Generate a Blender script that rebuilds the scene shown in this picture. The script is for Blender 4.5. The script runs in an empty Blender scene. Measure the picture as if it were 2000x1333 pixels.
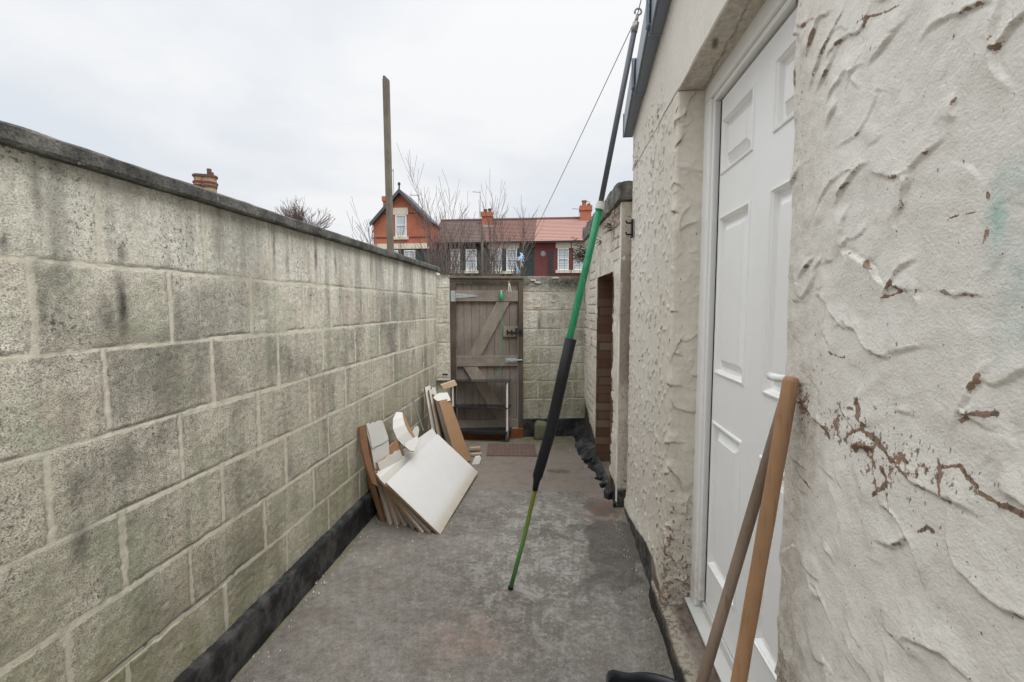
import bpy, math, random
import numpy as np
from mathutils import Vector, Matrix
R = math.radians
rnd = random.Random(11)
scene = bpy.context.scene
COL = scene.collection
# ------------------------------------------------------------------ camera
FPX = 885.0; HC = 1.35
TH = math.atan(66.5 / FPX); PS = math.atan(88 * math.cos(TH) / FPX)
cd = bpy.data.cameras.new('camera'); cam = bpy.data.objects.new('camera', cd); COL.objects.link(cam)
cam.location = (0, 0, HC); cam.rotation_euler = (math.pi / 2 - TH, 0, PS)
cd.sensor_width = 36; cd.lens = 36 * FPX / 2000; cd.clip_start = 0.02; cd.clip_end = 2000
scene.camera = cam
# ------------------------------------------------------------------ sky and sun
SUN_EL, SUN_AZ = R(58), R(128)      # azimuth from +Y towards +X
w = bpy.data.worlds.new('World'); scene.world = w; w.use_nodes = True
wn = w.node_tree; wn.nodes.clear(); L = wn.links.new
def wnode(t, **k):
    n = wn.nodes.new(t)
    for a, b in k.items(): setattr(n, a, b)
    return n
sky = wnode('ShaderNodeTexSky', sky_type='NISHITA', sun_disc=False, sun_elevation=SUN_EL, sun_rotation=SUN_AZ)
tc = wnode('ShaderNodeTexCoord'); sep = wnode('ShaderNodeSeparateXYZ'); L(tc.outputs['Generated'], sep.inputs[0])
zz = wnode('ShaderNodeMath', operation='ADD'); L(sep.outputs[2], zz.inputs[0]); zz.inputs[1].default_value = 0.22
zm = wnode('ShaderNodeMath', operation='MAXIMUM'); L(zz.outputs[0], zm.inputs[0]); zm.inputs[1].default_value = 0.1
vd = wnode('ShaderNodeVectorMath', operation='DIVIDE'); L(tc.outputs['Generated'], vd.inputs[0])
cz = wnode('ShaderNodeCombineXYZ')
for i in range(3): L(zm.outputs[0], cz.inputs[i])
L(cz.outputs[0], vd.inputs[1])
cn = wnode('ShaderNodeTexNoise'); L(vd.outputs[0], cn.inputs['Vector'])
cn.inputs['Scale'].default_value = 1.15; cn.inputs['Detail'].default_value = 6; cn.inputs['Roughness'].default_value = 0.5; cn.inputs['Distortion'].default_value = 0.3
cr = wnode('ShaderNodeValToRGB'); L(cn.outputs['Fac'], cr.inputs[0])
cr.color_ramp.elements[0].position = 0.36; cr.color_ramp.elements[0].color = (0.80, 0.845, 0.90, 1)
cr.color_ramp.elements[1].position = 0.62; cr.color_ramp.elements[1].color = (0.985, 0.99, 1.0, 1)
gr = wnode('ShaderNodeValToRGB'); L(sep.outputs[2], gr.inputs[0])     # overcast: brighter towards the zenith
ge = gr.color_ramp.elements
ge[0].position = 0.0; ge[0].color = (0.86, 0.86, 0.86, 1)
ge[1].position = 1.0; ge[1].color = (3.0, 3.0, 3.0, 1)
e = ge.new(0.25); e.color = (0.90, 0.90, 0.90, 1)
e = ge.new(0.60); e.color = (0.96, 0.96, 0.96, 1)
e = ge.new(0.74); e.color = (2.7, 2.7, 2.7, 1)
ml = wnode('ShaderNodeMixRGB', blend_type='MULTIPLY'); ml.inputs[0].default_value = 1
L(cr.outputs[0], ml.inputs[1]); L(gr.outputs[0], ml.inputs[2])
ms = wnode('ShaderNodeVectorMath', operation='SCALE'); L(ml.outputs[0], ms.inputs[0]); ms.inputs['Scale'].default_value = 10.0
mx = wnode('ShaderNodeMixRGB'); mx.inputs[0].default_value = 0.95; L(sky.outputs[0], mx.inputs[1]); L(ms.outputs[0], mx.inputs[2])
bg = wnode('ShaderNodeBackground'); L(mx.outputs[0], bg.inputs[0]); bg.inputs[1].default_value = 0.083
wo = wnode('ShaderNodeOutputWorld'); L(bg.outputs[0], wo.inputs[0])
sl = bpy.data.lights.new('sun', 'SUN'); sl.energy = 1.7; sl.angle = R(40); sl.color = (1, 0.97, 0.93)
sun = bpy.data.objects.new('sun', sl); COL.objects.link(sun)
sd = Vector((math.sin(SUN_AZ) * math.cos(SUN_EL), math.cos(SUN_AZ) * math.cos(SUN_EL), math.sin(SUN_EL)))
sun.rotation_euler = sd.to_track_quat('Z', 'Y').to_euler(); sun.location = (0, 0, 12)
vs = scene.view_settings; vs.view_transform = 'Standard'; vs.look = 'None'; vs.gamma = 1; vs.exposure = 0.36
scene.cycles.max_bounces = 8

# ------------------------------------------------------------------ pixel -> point
FW = np.array([-math.sin(PS) * math.cos(TH), math.cos(PS) * math.cos(TH), -math.sin(TH)])
RT = np.array([math.cos(PS), math.sin(PS), 0.0]); UP = np.cross(RT, FW); CP = np.array([0, 0, HC])
def ray(px, py): return FW * FPX + RT * (px - 1000) - UP * (py - 666.5)
def aY(px, py, Y): d = ray(px, py); return CP + d * (Y / d[1])
def aX(px, py, X): d = ray(px, py); return CP + d * (X / d[0])
def aZ(px, py, Z=0.0): d = ray(px, py); return CP + d * ((Z - HC) / d[2])
def aP(px, py, P, N):
    d = ray(px, py); P = np.array(P, float); N = np.array(N, float)
    return CP + d * (((P - CP) @ N) / (d @ N))
# ------------------------------------------------------------------ numpy noise
_TAB = {}
def vnoise(x, y, seed=0):
    if seed not in _TAB: _TAB[seed] = np.random.RandomState(seed).rand(256, 256)
    t = _TAB[seed]
    xi = np.floor(x).astype(int); yi = np.floor(y).astype(int)
    fx = x - xi; fy = y - yi; fx = fx * fx * (3 - 2 * fx); fy = fy * fy * (3 - 2 * fy)
    a = t[xi & 255, yi & 255]; b = t[(xi + 1) & 255, yi & 255]; c = t[xi & 255, (yi + 1) & 255]; d = t[(xi + 1) & 255, (yi + 1) & 255]
    return (a * (1 - fx) + b * fx) * (1 - fy) + (c * (1 - fx) + d * fx) * fy
def fbm(x, y, seed=0, o=4, g=0.5):
    s = 0; a = 1; n = 0
    for i in range(o):
        s = s + a * vnoise(x * 2 ** i, y * 2 ** i, seed + i); n += a; a *= g
    return s / n
def sstep(a, b, x): t = np.clip((x - a) / (b - a), 0, 1); return t * t * (3 - 2 * t)
# ------------------------------------------------------------------ objects
def tag(o, label=None, cat=None, group=None, kind=None):
    if label: o['label'] = label
    if cat: o['category'] = cat
    if group: o['group'] = group
    if kind: o['kind'] = kind
    return o
def thing(name, loc, label, cat, group=None):
    o = bpy.data.objects.new(name, None); COL.objects.link(o); o.location = [float(c) for c in loc]; o.empty_display_size = 0.05
    return tag(o, label, cat, group)
def wloc(o):
    p = Vector((0, 0, 0))
    while o is not None: p += o.location; o = o.parent
    return p
def link(name, V, Fc, m, parent=None, smooth=False, bevel=0, attrs=None, origin=None):
    V = np.asarray(V, dtype=np.float64).reshape(-1, 3)
    if parent is not None: org = np.array(wloc(parent))
    elif origin is not None: org = np.array(origin, float)
    else: org = np.zeros(3)
    me = bpy.data.meshes.new(name)
    me.from_pydata((V - org).tolist(), [], [tuple(int(i) for i in f) for f in Fc]) if not isinstance(Fc, np.ndarray) else fast(me, V - org, Fc)
    me.update()
    if smooth: me.polygons.foreach_set('use_smooth', [True] * len(me.polygons))
    for k, a in (attrs or {}).items():
        at = me.attributes.new(k, 'FLOAT', 'POINT'); at.data.foreach_set('value', np.asarray(a, dtype=np.float32).ravel())
    me.materials.append(m)
    o = bpy.data.objects.new(name, me); COL.objects.link(o)
    if parent is not None: o.parent = parent
    else: o.location = org
    if bevel:
        b = o.modifiers.new('bevel', 'BEVEL'); b.width = bevel; b.segments = 2; b.limit_method = 'ANGLE'; b.angle_limit = R(40)
    return o
def fast(me, V, Q):
    me.vertices.add(len(V)); me.vertices.foreach_set('co', V.astype(np.float32).ravel())
    me.loops.add(Q.size); me.loops.foreach_set('vertex_index', Q.astype(np.int32).ravel())
    me.polygons.add(len(Q)); me.polygons.foreach_set('loop_start', np.arange(len(Q), dtype=np.int32) * 4)
    try: me.polygons.foreach_set('loop_total', np.full(len(Q), 4, dtype=np.int32))
    except Exception: pass
    me.polygons.foreach_set('use_smooth', [False] * len(Q)); me.validate()
def gridq(n, m):      # quads of an n x m vertex grid (index i*m+j)
    i, j = np.meshgrid(np.arange(n - 1), np.arange(m - 1), indexing='ij'); a = (i * m + j).ravel()
    return np.stack([a, a + m, a + m + 1, a + 1], 1)
class MB:
    def __init__(s): s.V = []; s.F = []
    def add(s, V, F):
        k = len(s.V); s.V += [tuple(map(float, v)) for v in V]; s.F += [tuple(i + k for i in f) for f in F]; return s
    def box(s, a, b):
        (x0, y0, z0), (x1, y1, z1) = a, b
        return s.add([(x0, y0, z0), (x1, y0, z0), (x1, y1, z0), (x0, y1, z0), (x0, y0, z1), (x1, y0, z1), (x1, y1, z1), (x0, y1, z1)],
                     [(0, 3, 2, 1), (4, 5, 6, 7), (0, 1, 5, 4), (1, 2, 6, 5), (2, 3, 7, 6), (3, 0, 4, 7)])
    def obox(s, o, u, v, w_):    # corner and three edge vectors
        o, u, v, w_ = map(np.array, (o, u, v, w_))
        P = [o, o + u, o + u + v, o + v, o + w_, o + u + w_, o + u + v + w_, o + v + w_]
        F = [(0, 3, 2, 1), (4, 5, 6, 7), (0, 1, 5, 4), (1, 2, 6, 5), (2, 3, 7, 6), (3, 0, 4, 7)]
        if np.dot(np.cross(u, v), w_) < 0: F = [f[::-1] for f in F]
        return s.add(P, F)
    def prism(s, poly, vec):
        n = len(poly); P = [np.array(p, float) for p in poly]; vec = np.array(vec, float)
        nrm = sum(np.cross(P[i] - P[0], P[(i + 1) % n] - P[0]) for i in range(n))
        if nrm @ vec > 0: P = P[::-1]
        return s.add(P + [p + vec for p in P], [tuple(range(n)), tuple(range(2 * n - 1, n - 1, -1))] + [((i + 1) % n, i, i + n, (i + 1) % n + n) for i in range(n)])
    def tube(s, pts, rad, n=10, cap=True):
        pts = [np.array(p, float) for p in pts]; k = len(pts)
        rad = [rad] * k if not hasattr(rad, '__len__') else rad
        V = []; F = []; prev = None
        for i, p in enumerate(pts):
            t = pts[min(i + 1, k - 1)] - pts[max(i - 1, 0)]; t = t / (np.linalg.norm(t) + 1e-12)
            if prev is None:
                a = np.array([0, 0, 1.0]) if abs(t[2]) < 0.9 else np.array([1.0, 0, 0])
                prev = np.cross(t, a)
            prev = prev - t * (prev @ t); prev = prev / np.linalg.norm(prev); b = np.cross(t, prev)
            V += [p + rad[i] * (prev * math.cos(2 * math.pi * j / n) + b * math.sin(2 * math.pi * j / n)) for j in range(n)]
        for i in range(k - 1):
            for j in range(n): F.append((i * n + j, i * n + (j + 1) % n, (i + 1) * n + (j + 1) % n, (i + 1) * n + j))
        if cap: F += [tuple(range(n - 1, -1, -1)), tuple(range((k - 1) * n, k * n))]
        return s.add(V, F)
    def out(s, name, m, parent=None, **k): return link(name, s.V, s.F, m, parent, **k)
# ------------------------------------------------------------------ materials
class S:
    def __init__(s, name):
        s.m = bpy.data.materials.new(name); s.m.use_nodes = True; s.nt = s.m.node_tree; s.nt.nodes.clear()
        s.co = s.nt.nodes.new('ShaderNodeTexCoord').outputs['Object']
    def nd(s, t, **k):
        n = s.nt.nodes.new(t)
        for a, b in k.items(): setattr(n, a, b)
        return n
    def put(s, sock, v):
        if isinstance(v, bpy.types.NodeSocket): s.nt.links.new(v, sock)
        elif v is not None:
            if sock.type == 'RGBA' and not hasattr(v, '__len__'): v = (v, v, v)
            sock.default_value = tuple(v) + (1,) if (sock.type == 'RGBA' and len(v) == 3) else v
    def vec(s, sc=(1, 1, 1), rot=(0, 0, 0), off=(0, 0, 0)):
        n = s.nd('ShaderNodeMapping'); s.put(n.inputs[0], s.co); n.inputs['Scale'].default_value = sc; n.inputs['Rotation'].default_value = rot; n.inputs['Location'].default_value = off
        return n.outputs[0]
    def noise(s, scale, detail=4, rough=0.55, vec=None, dist=0):
        n = s.nd('ShaderNodeTexNoise'); s.put(n.inputs['Vector'], vec if vec is not None else s.co)
        n.inputs['Scale'].default_value = scale; n.inputs['Detail'].default_value = detail; n.inputs['Roughness'].default_value = rough; n.inputs['Distortion'].default_value = dist
        return n.outputs['Fac']
    def vor(s, scale, feat='F1', vec=None, out='Distance'):
        n = s.nd('ShaderNodeTexVoronoi', feature=feat); s.put(n.inputs['Vector'], vec if vec is not None else s.co); n.inputs['Scale'].default_value = scale
        return n.outputs[out]
    def ramp(s, f, *st):
        n = s.nd('ShaderNodeValToRGB'); s.put(n.inputs[0], f); el = n.color_ramp.elements
        while len(el) < len(st): el.new(0.5)
        for q, (p, c) in zip(el, st):
            q.position = p; c = (c, c, c) if not hasattr(c, '__len__') else c; q.color = tuple(c) + (1,)
        return n.outputs[0]
    def mix(s, f, a, b, mode='MIX'):
        n = s.nd('ShaderNodeMixRGB', blend_type=mode); s.put(n.inputs[0], f); s.put(n.inputs[1], a); s.put(n.inputs[2], b); return n.outputs[0]
    def math(s, op, a, b=None, clamp=False):
        n = s.nd('ShaderNodeMath', operation=op); n.use_clamp = clamp; s.put(n.inputs[0], a)
        if b is not None: s.put(n.inputs[1], b)
        return n.outputs[0]
    def attr(s, name): n = s.nd('ShaderNodeAttribute'); n.attribute_name = name; return n.outputs['Fac']
    def xyz(s): n = s.nd('ShaderNodeSeparateXYZ'); s.put(n.inputs[0], s.co); return n.outputs
    def bump(s, h, st=0.5, d=0.01, nrm=None):
        n = s.nd('ShaderNodeBump'); n.inputs['Strength'].default_value = st; n.inputs['Distance'].default_value = d; s.put(n.inputs['Height'], h); s.put(n.inputs['Normal'], nrm) if nrm is not None else None
        return n.outputs[0]
    def done(s, col, rough=0.85, nrm=None, spec=0.3, metal=0, **kw):
        p = s.nd('ShaderNodeBsdfPrincipled'); s.put(p.inputs['Base Color'], col); s.put(p.inputs['Roughness'], rough); s.put(p.inputs['Metallic'], metal)
        s.put(p.inputs['Specular IOR Level'], spec)
        if nrm is not None: s.put(p.inputs['Normal'], nrm)
        for k, v in kw.items(): s.put(p.inputs[k.replace('_', ' ')], v)
        o = s.nd('ShaderNodeOutputMaterial'); s.nt.links.new(p.outputs[0], o.inputs[0]); return s.m
def simple(name, c, rough=0.6, var=0.15, scale=14, spec=0.3, metal=0, bump=0.0, stretch=None):
    s = S(name); v = s.vec(stretch) if stretch else None
    n = s.noise(scale, 5, 0.6, v); n2 = s.noise(scale * 9, 3, 0.6, v)
    c = np.array(c); a = s.mix(n, tuple(c * (1 - var)), tuple(np.minimum(c * (1 + var), 1)))
    a = s.mix(s.math('MULTIPLY', n2, var * 1.6), a, tuple(c * 0.55))
    return s.done(a, rough, s.bump(n2, bump, 0.004) if bump else None, spec, metal)
def mat_block():
    s = S('concrete_block'); mo = s.attr('mortar'); ck = s.attr('crack'); ti = s.attr('tint'); stn = s.attr('stain'); br = s.attr('brown'); low = s.attr('low')
    base = s.ramp(ti, (0.0, (0.49, 0.45, 0.37)), (0.5, (0.65, 0.605, 0.505)), (1.0, (0.76, 0.715, 0.605)))
    big = s.noise(3.2, 5, 0.6); base = s.mix(s.ramp(big, (0.35, 0.0), (0.7, 0.75)), base, (0.60, 0.56, 0.465))
    up = s.attr('up'); base = s.mix(s.math('MULTIPLY', up, s.ramp(s.noise(6, 5, 0.65), (0.3, 0.55), (0.7, 1.0))), base, (0.80, 0.765, 0.65))
    soot = s.noise(2.6, 6, 0.68, s.vec((1, 1, 0.75), (0, 0, 0), (3.1, 1.7, 0.4))); base = s.mix(s.math('MULTIPLY', s.ramp(soot, (0.46, 0.0), (0.66, 1.0)), s.math('MULTIPLY', s.math('SUBTRACT', 1.15, up), 0.55)), base, (0.19, 0.178, 0.145))
    streak = s.noise(2.2, 5, 0.65, s.vec((7, 7, 0.9)))
    grain = s.noise(210, 3, 0.7); pits = s.vor(120); med = s.noise(45, 4, 0.7)
    base = s.mix(0.75, base, s.ramp(grain, (0.34, 0.68), (0.5, 1.0), (0.66, 1.15)), 'MULTIPLY')
    pit = s.math('MAXIMUM', s.ramp(s.noise(240, 1, 0.5), (0.345, 1.0), (0.40, 0.0)), s.ramp(s.noise(125, 1, 0.5), (0.285, 1.0), (0.335, 0.0)))
    base = s.mix(s.math('MULTIPLY', pit, s.math('SUBTRACT', 0.46, s.math('MULTIPLY', s.attr('up'), 0.26))), base, (0.13, 0.12, 0.095))
    up = s.attr('up'); base = s.mix(s.math('MULTIPLY', up, s.ramp(s.noise(6, 5, 0.65), (0.3, 0.55), (0.7, 1.0))), base, (0.76, 0.74, 0.655))
    soot = s.noise(2.6, 6, 0.68, s.vec((1, 1, 0.75), (0, 0, 0), (3.1, 1.7, 0.4))); base = s.mix(s.math('MULTIPLY', s.ramp(soot, (0.50, 0.0), (0.68, 1.0)), s.math('MULTIPLY', s.math('SUBTRACT', 1.15, up), 0.55)), base, (0.20, 0.19, 0.16))
    streak = s.noise(2.2, 5, 0.65, s.vec((7, 7, 0.9)))
    grain = s.noise(210, 3, 0.7); pits = s.vor(120); med = s.noise(45, 4, 0.7)
    dark = s.ramp(s.math('ADD', s.math('MULTIPLY', grain, 0.7), s.math('MULTIPLY', s.noise(70, 3, 0.6), 0.3)), (0.34, 0.25), (0.45, 0.88), (0.62, 1.18))
    base = s.mix(0.85, base, dark, 'MULTIPLY')
    base = s.mix(s.math('MULTIPLY', s.ramp(streak, (0.48, 0.0), (0.70, 1.0)), 0.58), base, (0.185, 0.18, 0.145))
    base = s.mix(s.math('MULTIPLY', s.ramp(s.noise(2.0, 4, 0.6, s.vec((16, 16, 0.8), (0, 0, 0), (5, 2, 1))), (0.62, 0.0), (0.74, 1.0)), 0.50), base, (0.70, 0.685, 0.61))
    spots = s.math('MULTIPLY', s.ramp(s.noise(85, 3, 0.6), (0.565, 0.0), (0.62, 1.0)), s.ramp(s.noise(5.5, 4, 0.6), (0.45, 0.0), (0.62, 1.0)))
    base = s.mix(s.math('MULTIPLY', spots, 0.75), base, (0.07, 0.068, 0.055))
    moc = s.mix(s.noise(22, 5, 0.6), (0.57, 0.53, 0.43), (0.70, 0.66, 0.55)); moc = s.mix(s.math('MULTIPLY', s.ramp(med, (0.5, 0.0), (0.75, 1.0)), 0.35), moc, (0.30, 0.28, 0.23))
    base = s.mix(s.math('MULTIPLY', s.ramp(s.noise(4.2, 5, 0.62, s.vec(off=(9, 2, 5))), (0.50, 0.0), (0.68, 1.0)), s.math('SUBTRACT', 0.50, s.math('MULTIPLY', up, 0.35))), base, (0.30, 0.345, 0.235))
    base = s.mix(s.math('MULTIPLY', s.ramp(s.noise(5.0, 5, 0.62, s.vec(off=(1, 8, 3))), (0.50, 0.0), (0.68, 1.0)), 0.38), base, (0.46, 0.36, 0.285))
    base = s.mix(s.math('MULTIPLY', mo, s.ramp(s.noise(11, 5, 0.7), (0.32, 0.45), (0.55, 1.0))), base, moc)
    base = s.mix(s.math('MULTIPLY', low, s.ramp(s.noise(3.5, 6, 0.7, s.vec((1, 1, 0.6))), (0.36, 0.25), (0.66, 1.0))), base, s.mix(big, (0.205, 0.205, 0.11), (0.32, 0.30, 0.20)))
    sv = s.math('MULTIPLY', stn, s.ramp(s.math('ADD', s.noise(30, 5, 0.75), s.math('MULTIPLY', grain, 0.4)), (0.42, 0.25), (0.72, 1.0)))
    base = s.mix(sv, base, (0.05, 0.05, 0.045))
    base = s.mix(br, base, s.mix(med, (0.14, 0.10, 0.07), (0.24, 0.18, 0.13)))
    base = s.mix(s.math('MULTIPLY', ck, 0.6), base, (0.07, 0.062, 0.05))  # dark crack lines; on gate wall and pier also painted bed-joint shadow
    h = s.math('SUBTRACT', s.math('ADD', s.math('MULTIPLY', grain, 1.0), s.math('MULTIPLY', med, 0.5)), s.math('MULTIPLY', pit, 0.45))
    h = s.math('MULTIPLY', h, s.math('SUBTRACT', 1.0, s.math('MULTIPLY', mo, 0.6)))
    return s.done(base, 0.92, s.bump(h, 0.75, 0.004), 0.2)
def mat_plaster():
    s = S('painted_render'); rg = s.attr('ridge'); ch = s.attr('chip'); gm = s.attr('grime'); te = s.attr('teal'); bk = s.attr('black'); bw = s.attr('brownr'); wm = s.attr('warm')
    n1 = s.noise(5, 5, 0.6); n2 = s.noise(40, 5, 0.65); n3 = s.noise(230, 3, 0.6)
    c = s.mix(n1, (0.72, 0.68, 0.62), (0.805, 0.775, 0.72))
    c = s.mix(wm, c, s.mix(n1, (0.63, 0.555, 0.455), (0.735, 0.675, 0.58)))
    c = s.mix(s.math('MULTIPLY', s.ramp(n2, (0.45, 0.0), (0.8, 1.0)), 0.25), c, (0.46, 0.43, 0.37))
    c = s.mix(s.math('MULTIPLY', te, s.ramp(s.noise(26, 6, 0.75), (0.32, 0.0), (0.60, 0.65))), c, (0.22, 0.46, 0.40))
    g = s.math('MULTIPLY', gm, s.ramp(s.math('ADD', s.math('MULTIPLY', n2, 0.6), s.math('MULTIPLY', n3, 0.4)), (0.38, 0.1), (0.62, 1.0)))
    c = s.mix(g, c, s.mix(n1, (0.20, 0.165, 0.12), (0.31, 0.265, 0.20)))
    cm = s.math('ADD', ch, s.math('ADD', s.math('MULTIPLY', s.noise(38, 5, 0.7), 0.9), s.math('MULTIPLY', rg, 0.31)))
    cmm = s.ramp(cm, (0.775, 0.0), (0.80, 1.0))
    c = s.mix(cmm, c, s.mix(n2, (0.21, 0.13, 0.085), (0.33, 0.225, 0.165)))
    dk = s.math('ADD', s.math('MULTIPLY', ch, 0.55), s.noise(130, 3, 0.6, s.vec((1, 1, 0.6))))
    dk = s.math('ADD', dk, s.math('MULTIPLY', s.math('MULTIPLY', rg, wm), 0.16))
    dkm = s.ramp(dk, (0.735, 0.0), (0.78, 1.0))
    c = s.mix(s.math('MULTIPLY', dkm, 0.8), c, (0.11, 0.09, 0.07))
    c = s.mix(s.math('MULTIPLY', s.ramp(rg, (0.45, 0.0), (0.95, 1.0)), 0.30), c, (0.30, 0.25, 0.19))  # dark along the ridges: crevice dirt, with shade under them painted in
    c = s.mix(bw, c, s.mix(n2, (0.10, 0.06, 0.045), (0.22, 0.15, 0.11)))
    c = s.mix(bk, c, s.mix(s.ramp(n2, (0.4, 0.0), (0.75, 1.0)), (0.022, 0.023, 0.026), (0.16, 0.15, 0.13)))
    h = s.math('ADD', s.math('MULTIPLY', n2, 1.0), s.math('MULTIPLY', n3, 0.75)); h = s.math('SUBTRACT', h, s.math('MULTIPLY', cmm, 0.35)); h = s.math('SUBTRACT', h, s.math('MULTIPLY', dkm, 0.3))
    return s.done(c, 0.72, s.bump(h, 0.42, 0.005), 0.35)
def mat_floor():
    s = S('old_concrete'); far = s.attr('far'); wet = s.attr('wet'); red = s.attr('red'); moss = s.attr('moss'); pale = s.attr('pale')
    n1 = s.noise(1.6, 6, 0.6); n2 = s.noise(9, 6, 0.7, None, 0.4); n3 = s.noise(55, 5, 0.75); n4 = s.noise(150, 4, 0.75)
    a = s.mix(s.ramp(n1, (0.3, 0.0), (0.7, 1.0)), (0.108, 0.096, 0.082), (0.228, 0.208, 0.182))
    a = s.mix(0.8, a, s.ramp(n4, (0.32, 0.55), (0.5, 0.97), (0.68, 1.45)), 'MULTIPLY')
    lich = s.math('MULTIPLY', s.ramp(s.math('ADD', s.math('MULTIPLY', n2, 0.55), s.math('MULTIPLY', n3, 0.45)), (0.475, 0.0), (0.56, 1.0)), pale)
    a = s.mix(s.math('MULTIPLY', lich, 0.75), a, (0.36, 0.35, 0.32))
    a = s.mix(s.math('MULTIPLY', s.ramp(s.noise(4.5, 6, 0.7, s.vec(off=(3, 7, 0))), (0.48, 0.0), (0.68, 1.0)), 0.40), a, (0.15, 0.122, 0.105))
    a = s.mix(0.6, a, s.ramp(s.noise(28, 5, 0.7), (0.33, 0.62), (0.66, 1.3)), 'MULTIPLY')
    b = s.mix(n1, (0.15, 0.125, 0.105), (0.26, 0.225, 0.19)); b = s.mix(s.ramp(n2, (0.5, 0.0), (0.62, 0.7)), b, (0.165, 0.135, 0.11)); b = s.mix(0.5, b, s.ramp(n4, (0.3, 0.6), (0.7, 1.3)), 'MULTIPLY')
    a = s.mix(far, a, b)
    a = s.mix(s.math('MULTIPLY', red, s.ramp(n2, (0.4, 0.0), (0.6, 0.9))), a, (0.27, 0.13, 0.085))
    a = s.mix(s.math('MULTIPLY', moss, s.ramp(s.math('ADD', s.math('MULTIPLY', n2, 0.5), s.math('MULTIPLY', n3, 0.5)), (0.4, 0.1), (0.6, 1.0))), a, s.mix(n3, (0.04, 0.045, 0.018), (0.19, 0.19, 0.07)))
    a = s.mix(wet, a, s.mix(0.6, a, (0.055, 0.047, 0.04)))
    ro = s.mix(wet, s.ramp(n2, (0.3, 0.75), (0.7, 0.95)), (0.5, 0.5, 0.5))
    return s.done(a, ro, s.bump(s.math('ADD', n3, s.math('MULTIPLY', n4, 0.8)), 0.55, 0.004), 0.3)
def mat_wood(name, c0, c1, axis=2, rough=0.85, bump=0.5, dark=(0.05, 0.04, 0.03), sc=1.0):
    s = S(name); st = [14, 14, 14]; st[axis] = 0.8; v = s.vec(tuple(st))
    g = s.noise(3.5 * sc, 7, 0.7, v, 0.3); f = s.noise(16 * sc, 4, 0.6, v); b = s.noise(2.3, 4, 0.6)
    c = s.mix(g, c0, c1); c = s.mix(s.ramp(f, (0.55, 0.0), (0.75, 0.75)), c, dark); c = s.mix(s.math('MULTIPLY', s.ramp(b, (0.42, 0.0), (0.66, 1.0)), 0.62), c, tuple(np.array(c0) * 0.55))
    return s.done(c, rough, s.bump(s.math('ADD', g, f), bump, 0.004), 0.25)
def mat_brick(name, c0, c1, mc, sc=1.0, ax='xz', msize=0.012, bump=0.4):
    s = S(name); x = s.xyz(); cb = s.nd('ShaderNodeCombineXYZ')
    s.put(cb.inputs[0], x[{'x': 0, 'y': 1}[ax[0]]]); s.put(cb.inputs[1], x[2])
    b = s.nd('ShaderNodeTexBrick'); s.put(b.inputs['Vector'], cb.outputs[0]); b.inputs['Scale'].default_value = sc
    b.inputs['Brick Width'].default_value = 0.225; b.inputs['Row Height'].default_value = 0.075; b.inputs['Mortar Size'].default_value = msize; b.inputs['Mortar Smooth'].default_value = 0.3
    s.put(b.inputs['Color1'], c0); s.put(b.inputs['Color2'], c1); s.put(b.inputs['Mortar'], mc)
    n = s.noise(2.2, 5, 0.65); c = s.mix(s.math('MULTIPLY', s.ramp(n, (0.42, 0.0), (0.75, 1.0)), 0.45), b.outputs['Color'], tuple(np.array(c0) * 0.5))
    return s.done(c, 0.88, s.bump(b.outputs['Fac'], -bump, 0.01), 0.2)
def mat_board():
    s = S('white_melamine'); st = s.attr('stain'); n = s.noise(9, 5, 0.6); n2 = s.noise(60, 4, 0.7)
    c = s.mix(n, (0.59, 0.58, 0.56), (0.67, 0.66, 0.645)); c = s.mix(s.math('MULTIPLY', s.ramp(n2, (0.62, 0.0), (0.72, 1.0)), 0.3), c, (0.45, 0.42, 0.37))
    c = s.mix(s.math('MULTIPLY', st, s.ramp(s.math('ADD', s.math('MULTIPLY', n, 0.7), s.math('MULTIPLY', n2, 0.3)), (0.3, 0.6), (0.6, 1.0))), c, (0.43, 0.37, 0.285))
    return s.done(c, 0.45, None, 0.4)
M = {}
M['block'] = mat_block(); M['plaster'] = mat_plaster(); M['floor'] = mat_floor(); M['board'] = mat_board()
M['tar'] = (lambda s: s.done(s.mix(s.ramp(s.noise(7, 6, 0.7), (0.48, 0.0), (0.78, 1.0)), (0.013, 0.0135, 0.015), (0.13, 0.125, 0.115)), s.ramp(s.noise(12, 4), (0.3, 0.5), (0.7, 0.85)), s.bump(s.noise(70, 5, 0.7), 0.5, 0.006), 0.35))(S('black_bitumen_paint'))
def mat_coping():
    s = S('lichened_coping'); n = s.noise(10, 6, 0.7); g = s.noise(140, 3, 0.7); sp = s.ramp(s.noise(38, 3, 0.6), (0.64, 0.0), (0.70, 1.0))
    c = s.mix(s.ramp(n, (0.35, 0.0), (0.7, 1.0)), (0.05, 0.05, 0.046), (0.17, 0.165, 0.15)); c = s.mix(0.8, c, s.ramp(g, (0.3, 0.5), (0.7, 1.6)), 'MULTIPLY'); c = s.mix(s.math('MULTIPLY', sp, 0.6), c, (0.36, 0.35, 0.32))
    return s.done(c, 0.95, s.bump(s.math('ADD', g, n), 0.6, 0.006), 0.15)
M['coping'] = mat_coping()
M['gatewood'] = mat_wood('weathered_gate_wood', (0.165, 0.138, 0.116), (0.34, 0.295, 0.255), 2)
M['gatewoodh'] = mat_wood('weathered_gate_rail', (0.185, 0.155, 0.13), (0.36, 0.31, 0.265), 0)
M['gatebrace'] = mat_wood('weathered_gate_brace', (0.21, 0.177, 0.145), (0.37, 0.32, 0.265), 2)
M['gateframe'] = mat_wood('dark_gate_frame', (0.075, 0.055, 0.042), (0.16, 0.125, 0.095), 2)
M['threshold'] = mat_wood('orange_brown_wood', (0.16, 0.06, 0.022), (0.30, 0.12, 0.045), 0)
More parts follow.
